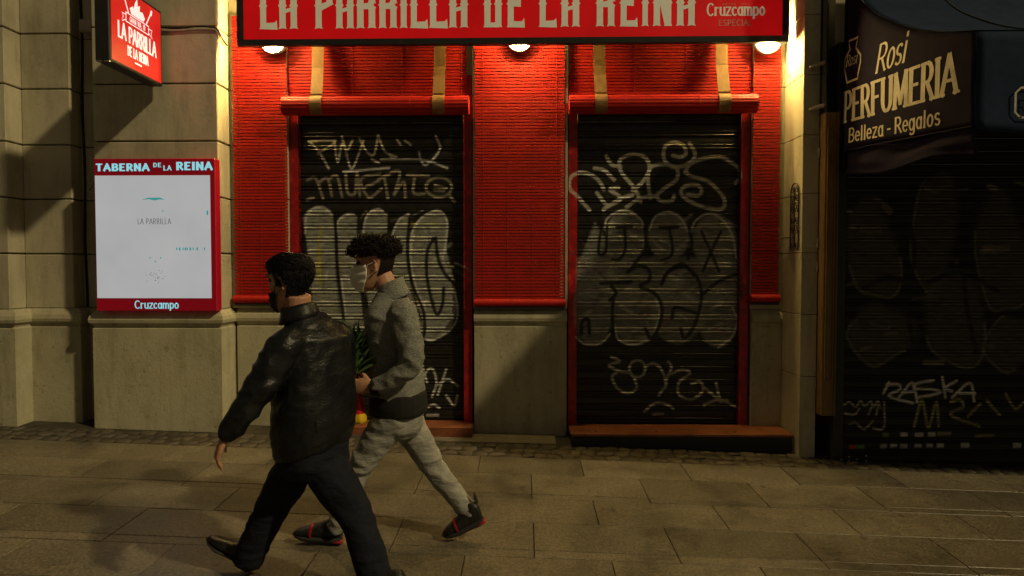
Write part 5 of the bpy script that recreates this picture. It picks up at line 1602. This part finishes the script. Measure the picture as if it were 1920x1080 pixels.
remesh(jk, .0085, 'leather_jacket', M['leather'], man1, 4, f1)
col = MB()
col.loft([ering(nb + Vector((.008 - .004 * k, 0, -.045 + .027 * k)), Vector((1, 0, .25)).normalized(), Vector((0, 1, 0)), r1, r2) for k, r1, r2 in ((0, .100, .104), (1, .091, .092), (2, .083, .082), (2.6, .080, .078))], False)
o = col.build('collar', M['leather'], man1, True)
mo = o.modifiers.new('thick', 'SOLIDIFY'); mo.thickness = .012
# seam of the shoulder yoke, laid on the jacket's back
dg = bpy.context.evaluated_depsgraph_get(); dg.update()
def on_back(px, py, lift=.003):
    d_ = ray(px, py).normalized()
    hit = scene.ray_cast(dg, CL, d_)
    return (hit[1] - d_ * lift) if hit[0] else P1(px, py, 3.0)
for pts in ([(566, 634), (585, 622), (610, 612), (634, 607)], [(592, 790), (594, 812)]):
    MB().tube([on_back(*q) for q in pts], .0028, 6).build('seam', M['leather'], man1)
# trousers
tn = MB()
tn.loft([ering(P1(x, y, 3.17), fwd, lat, a, c) for x, y, a, c in ((588, 790, .135, .16), (588, 830, .14, .17), (588, 865, .14, .17), (588, 888, .10, .13))])
for js, rs in (((lhip, lerp(lhip, lkn, .5), lkn, lerp(lkn, lan, .5), lan + Vector((.005, 0, -.05))), (.092, .102, .086, .078, .076)), ((rhip, lerp(rhip, rkn, .5), rkn, lerp(rkn, ran, .5), ran + Vector((.0, 0, -.03))), (.092, .100, .084, .076, .068))):
    p_, r_ = limb_pts(js, rs); tn.tube(p_, r_, 16)
def f1j(p):
    q = p + ORG[man1.name]
    k = .7 * math.exp(-((q - lkn).length / .18) ** 2) + math.exp(-((q - lan).length / .15) ** 2) + .7 * math.exp(-((q - rkn).length / .18) ** 2) + math.exp(-((q - ran).length / .15) ** 2) + 1.0 * math.exp(-((q - lerp(lhip, rhip, .5)).length / .2) ** 2)
    return .0085 * (.2 + k) * (ridged(Vector((q.x * 6 - q.z * 5, q.y * 7, q.z * 14 + q.x * 5 + 3))) - .3) + .005 * mnoise.noise(q * 5)
remesh(tn, .0085, 'trousers', M['navy'], man1, 4, f1j)
shoe(man1, hr_, tr_, (.4, 0, 1), 'dress')
shoe(man1, hl_, tl_, (.35, 0, 1), 'dress')
mask_sheet(man1, T1, M['mask_black'], -.122, -.030, 1.35, .010)
def reg1(z, a):
    aa = abs((a + math.pi) % (2 * math.pi) - math.pi)
    return z > (.075 if aa < .8 else (.055 if aa < 1.25 else (.0 if aa < 1.9 else -.058)))
def off1(z, a):
    aa = abs((a + math.pi) % (2 * math.pi) - math.pi)
    k = min(1, max(0, (z + .05) / .12))
    return .003 + (.013 if aa < 1.0 else .008) * max(0, min(1, (z - .02) / .07)) + .003 * k
def comb1(z, a):
    return Vector((-.8 if z > .06 else -.5, 0, -.1 if z > .06 else -.9)) if abs((a + math.pi) % (2 * math.pi) - math.pi) > .7 else Vector((.3, .5, .6))
strand_hair(man1, T1, M['hair_black'], 3200, reg1, .034, .0013, comb1, False, off1, 8)
for s_ in (-1, 1):
    MB().tube([T1((.088, s_ * .012, .050)), T1((.090, s_ * .026, .056)), T1((.080, s_ * .044, .052))], [.004, .005, .003], 6).build('eyebrow', M['hair_black'], man1)
    b = MB().ellipsoid(T1((.072, s_ * .032, .026)), (.012, .013, .010), Mh1); b.build('eye', M['eye'], man1, True)
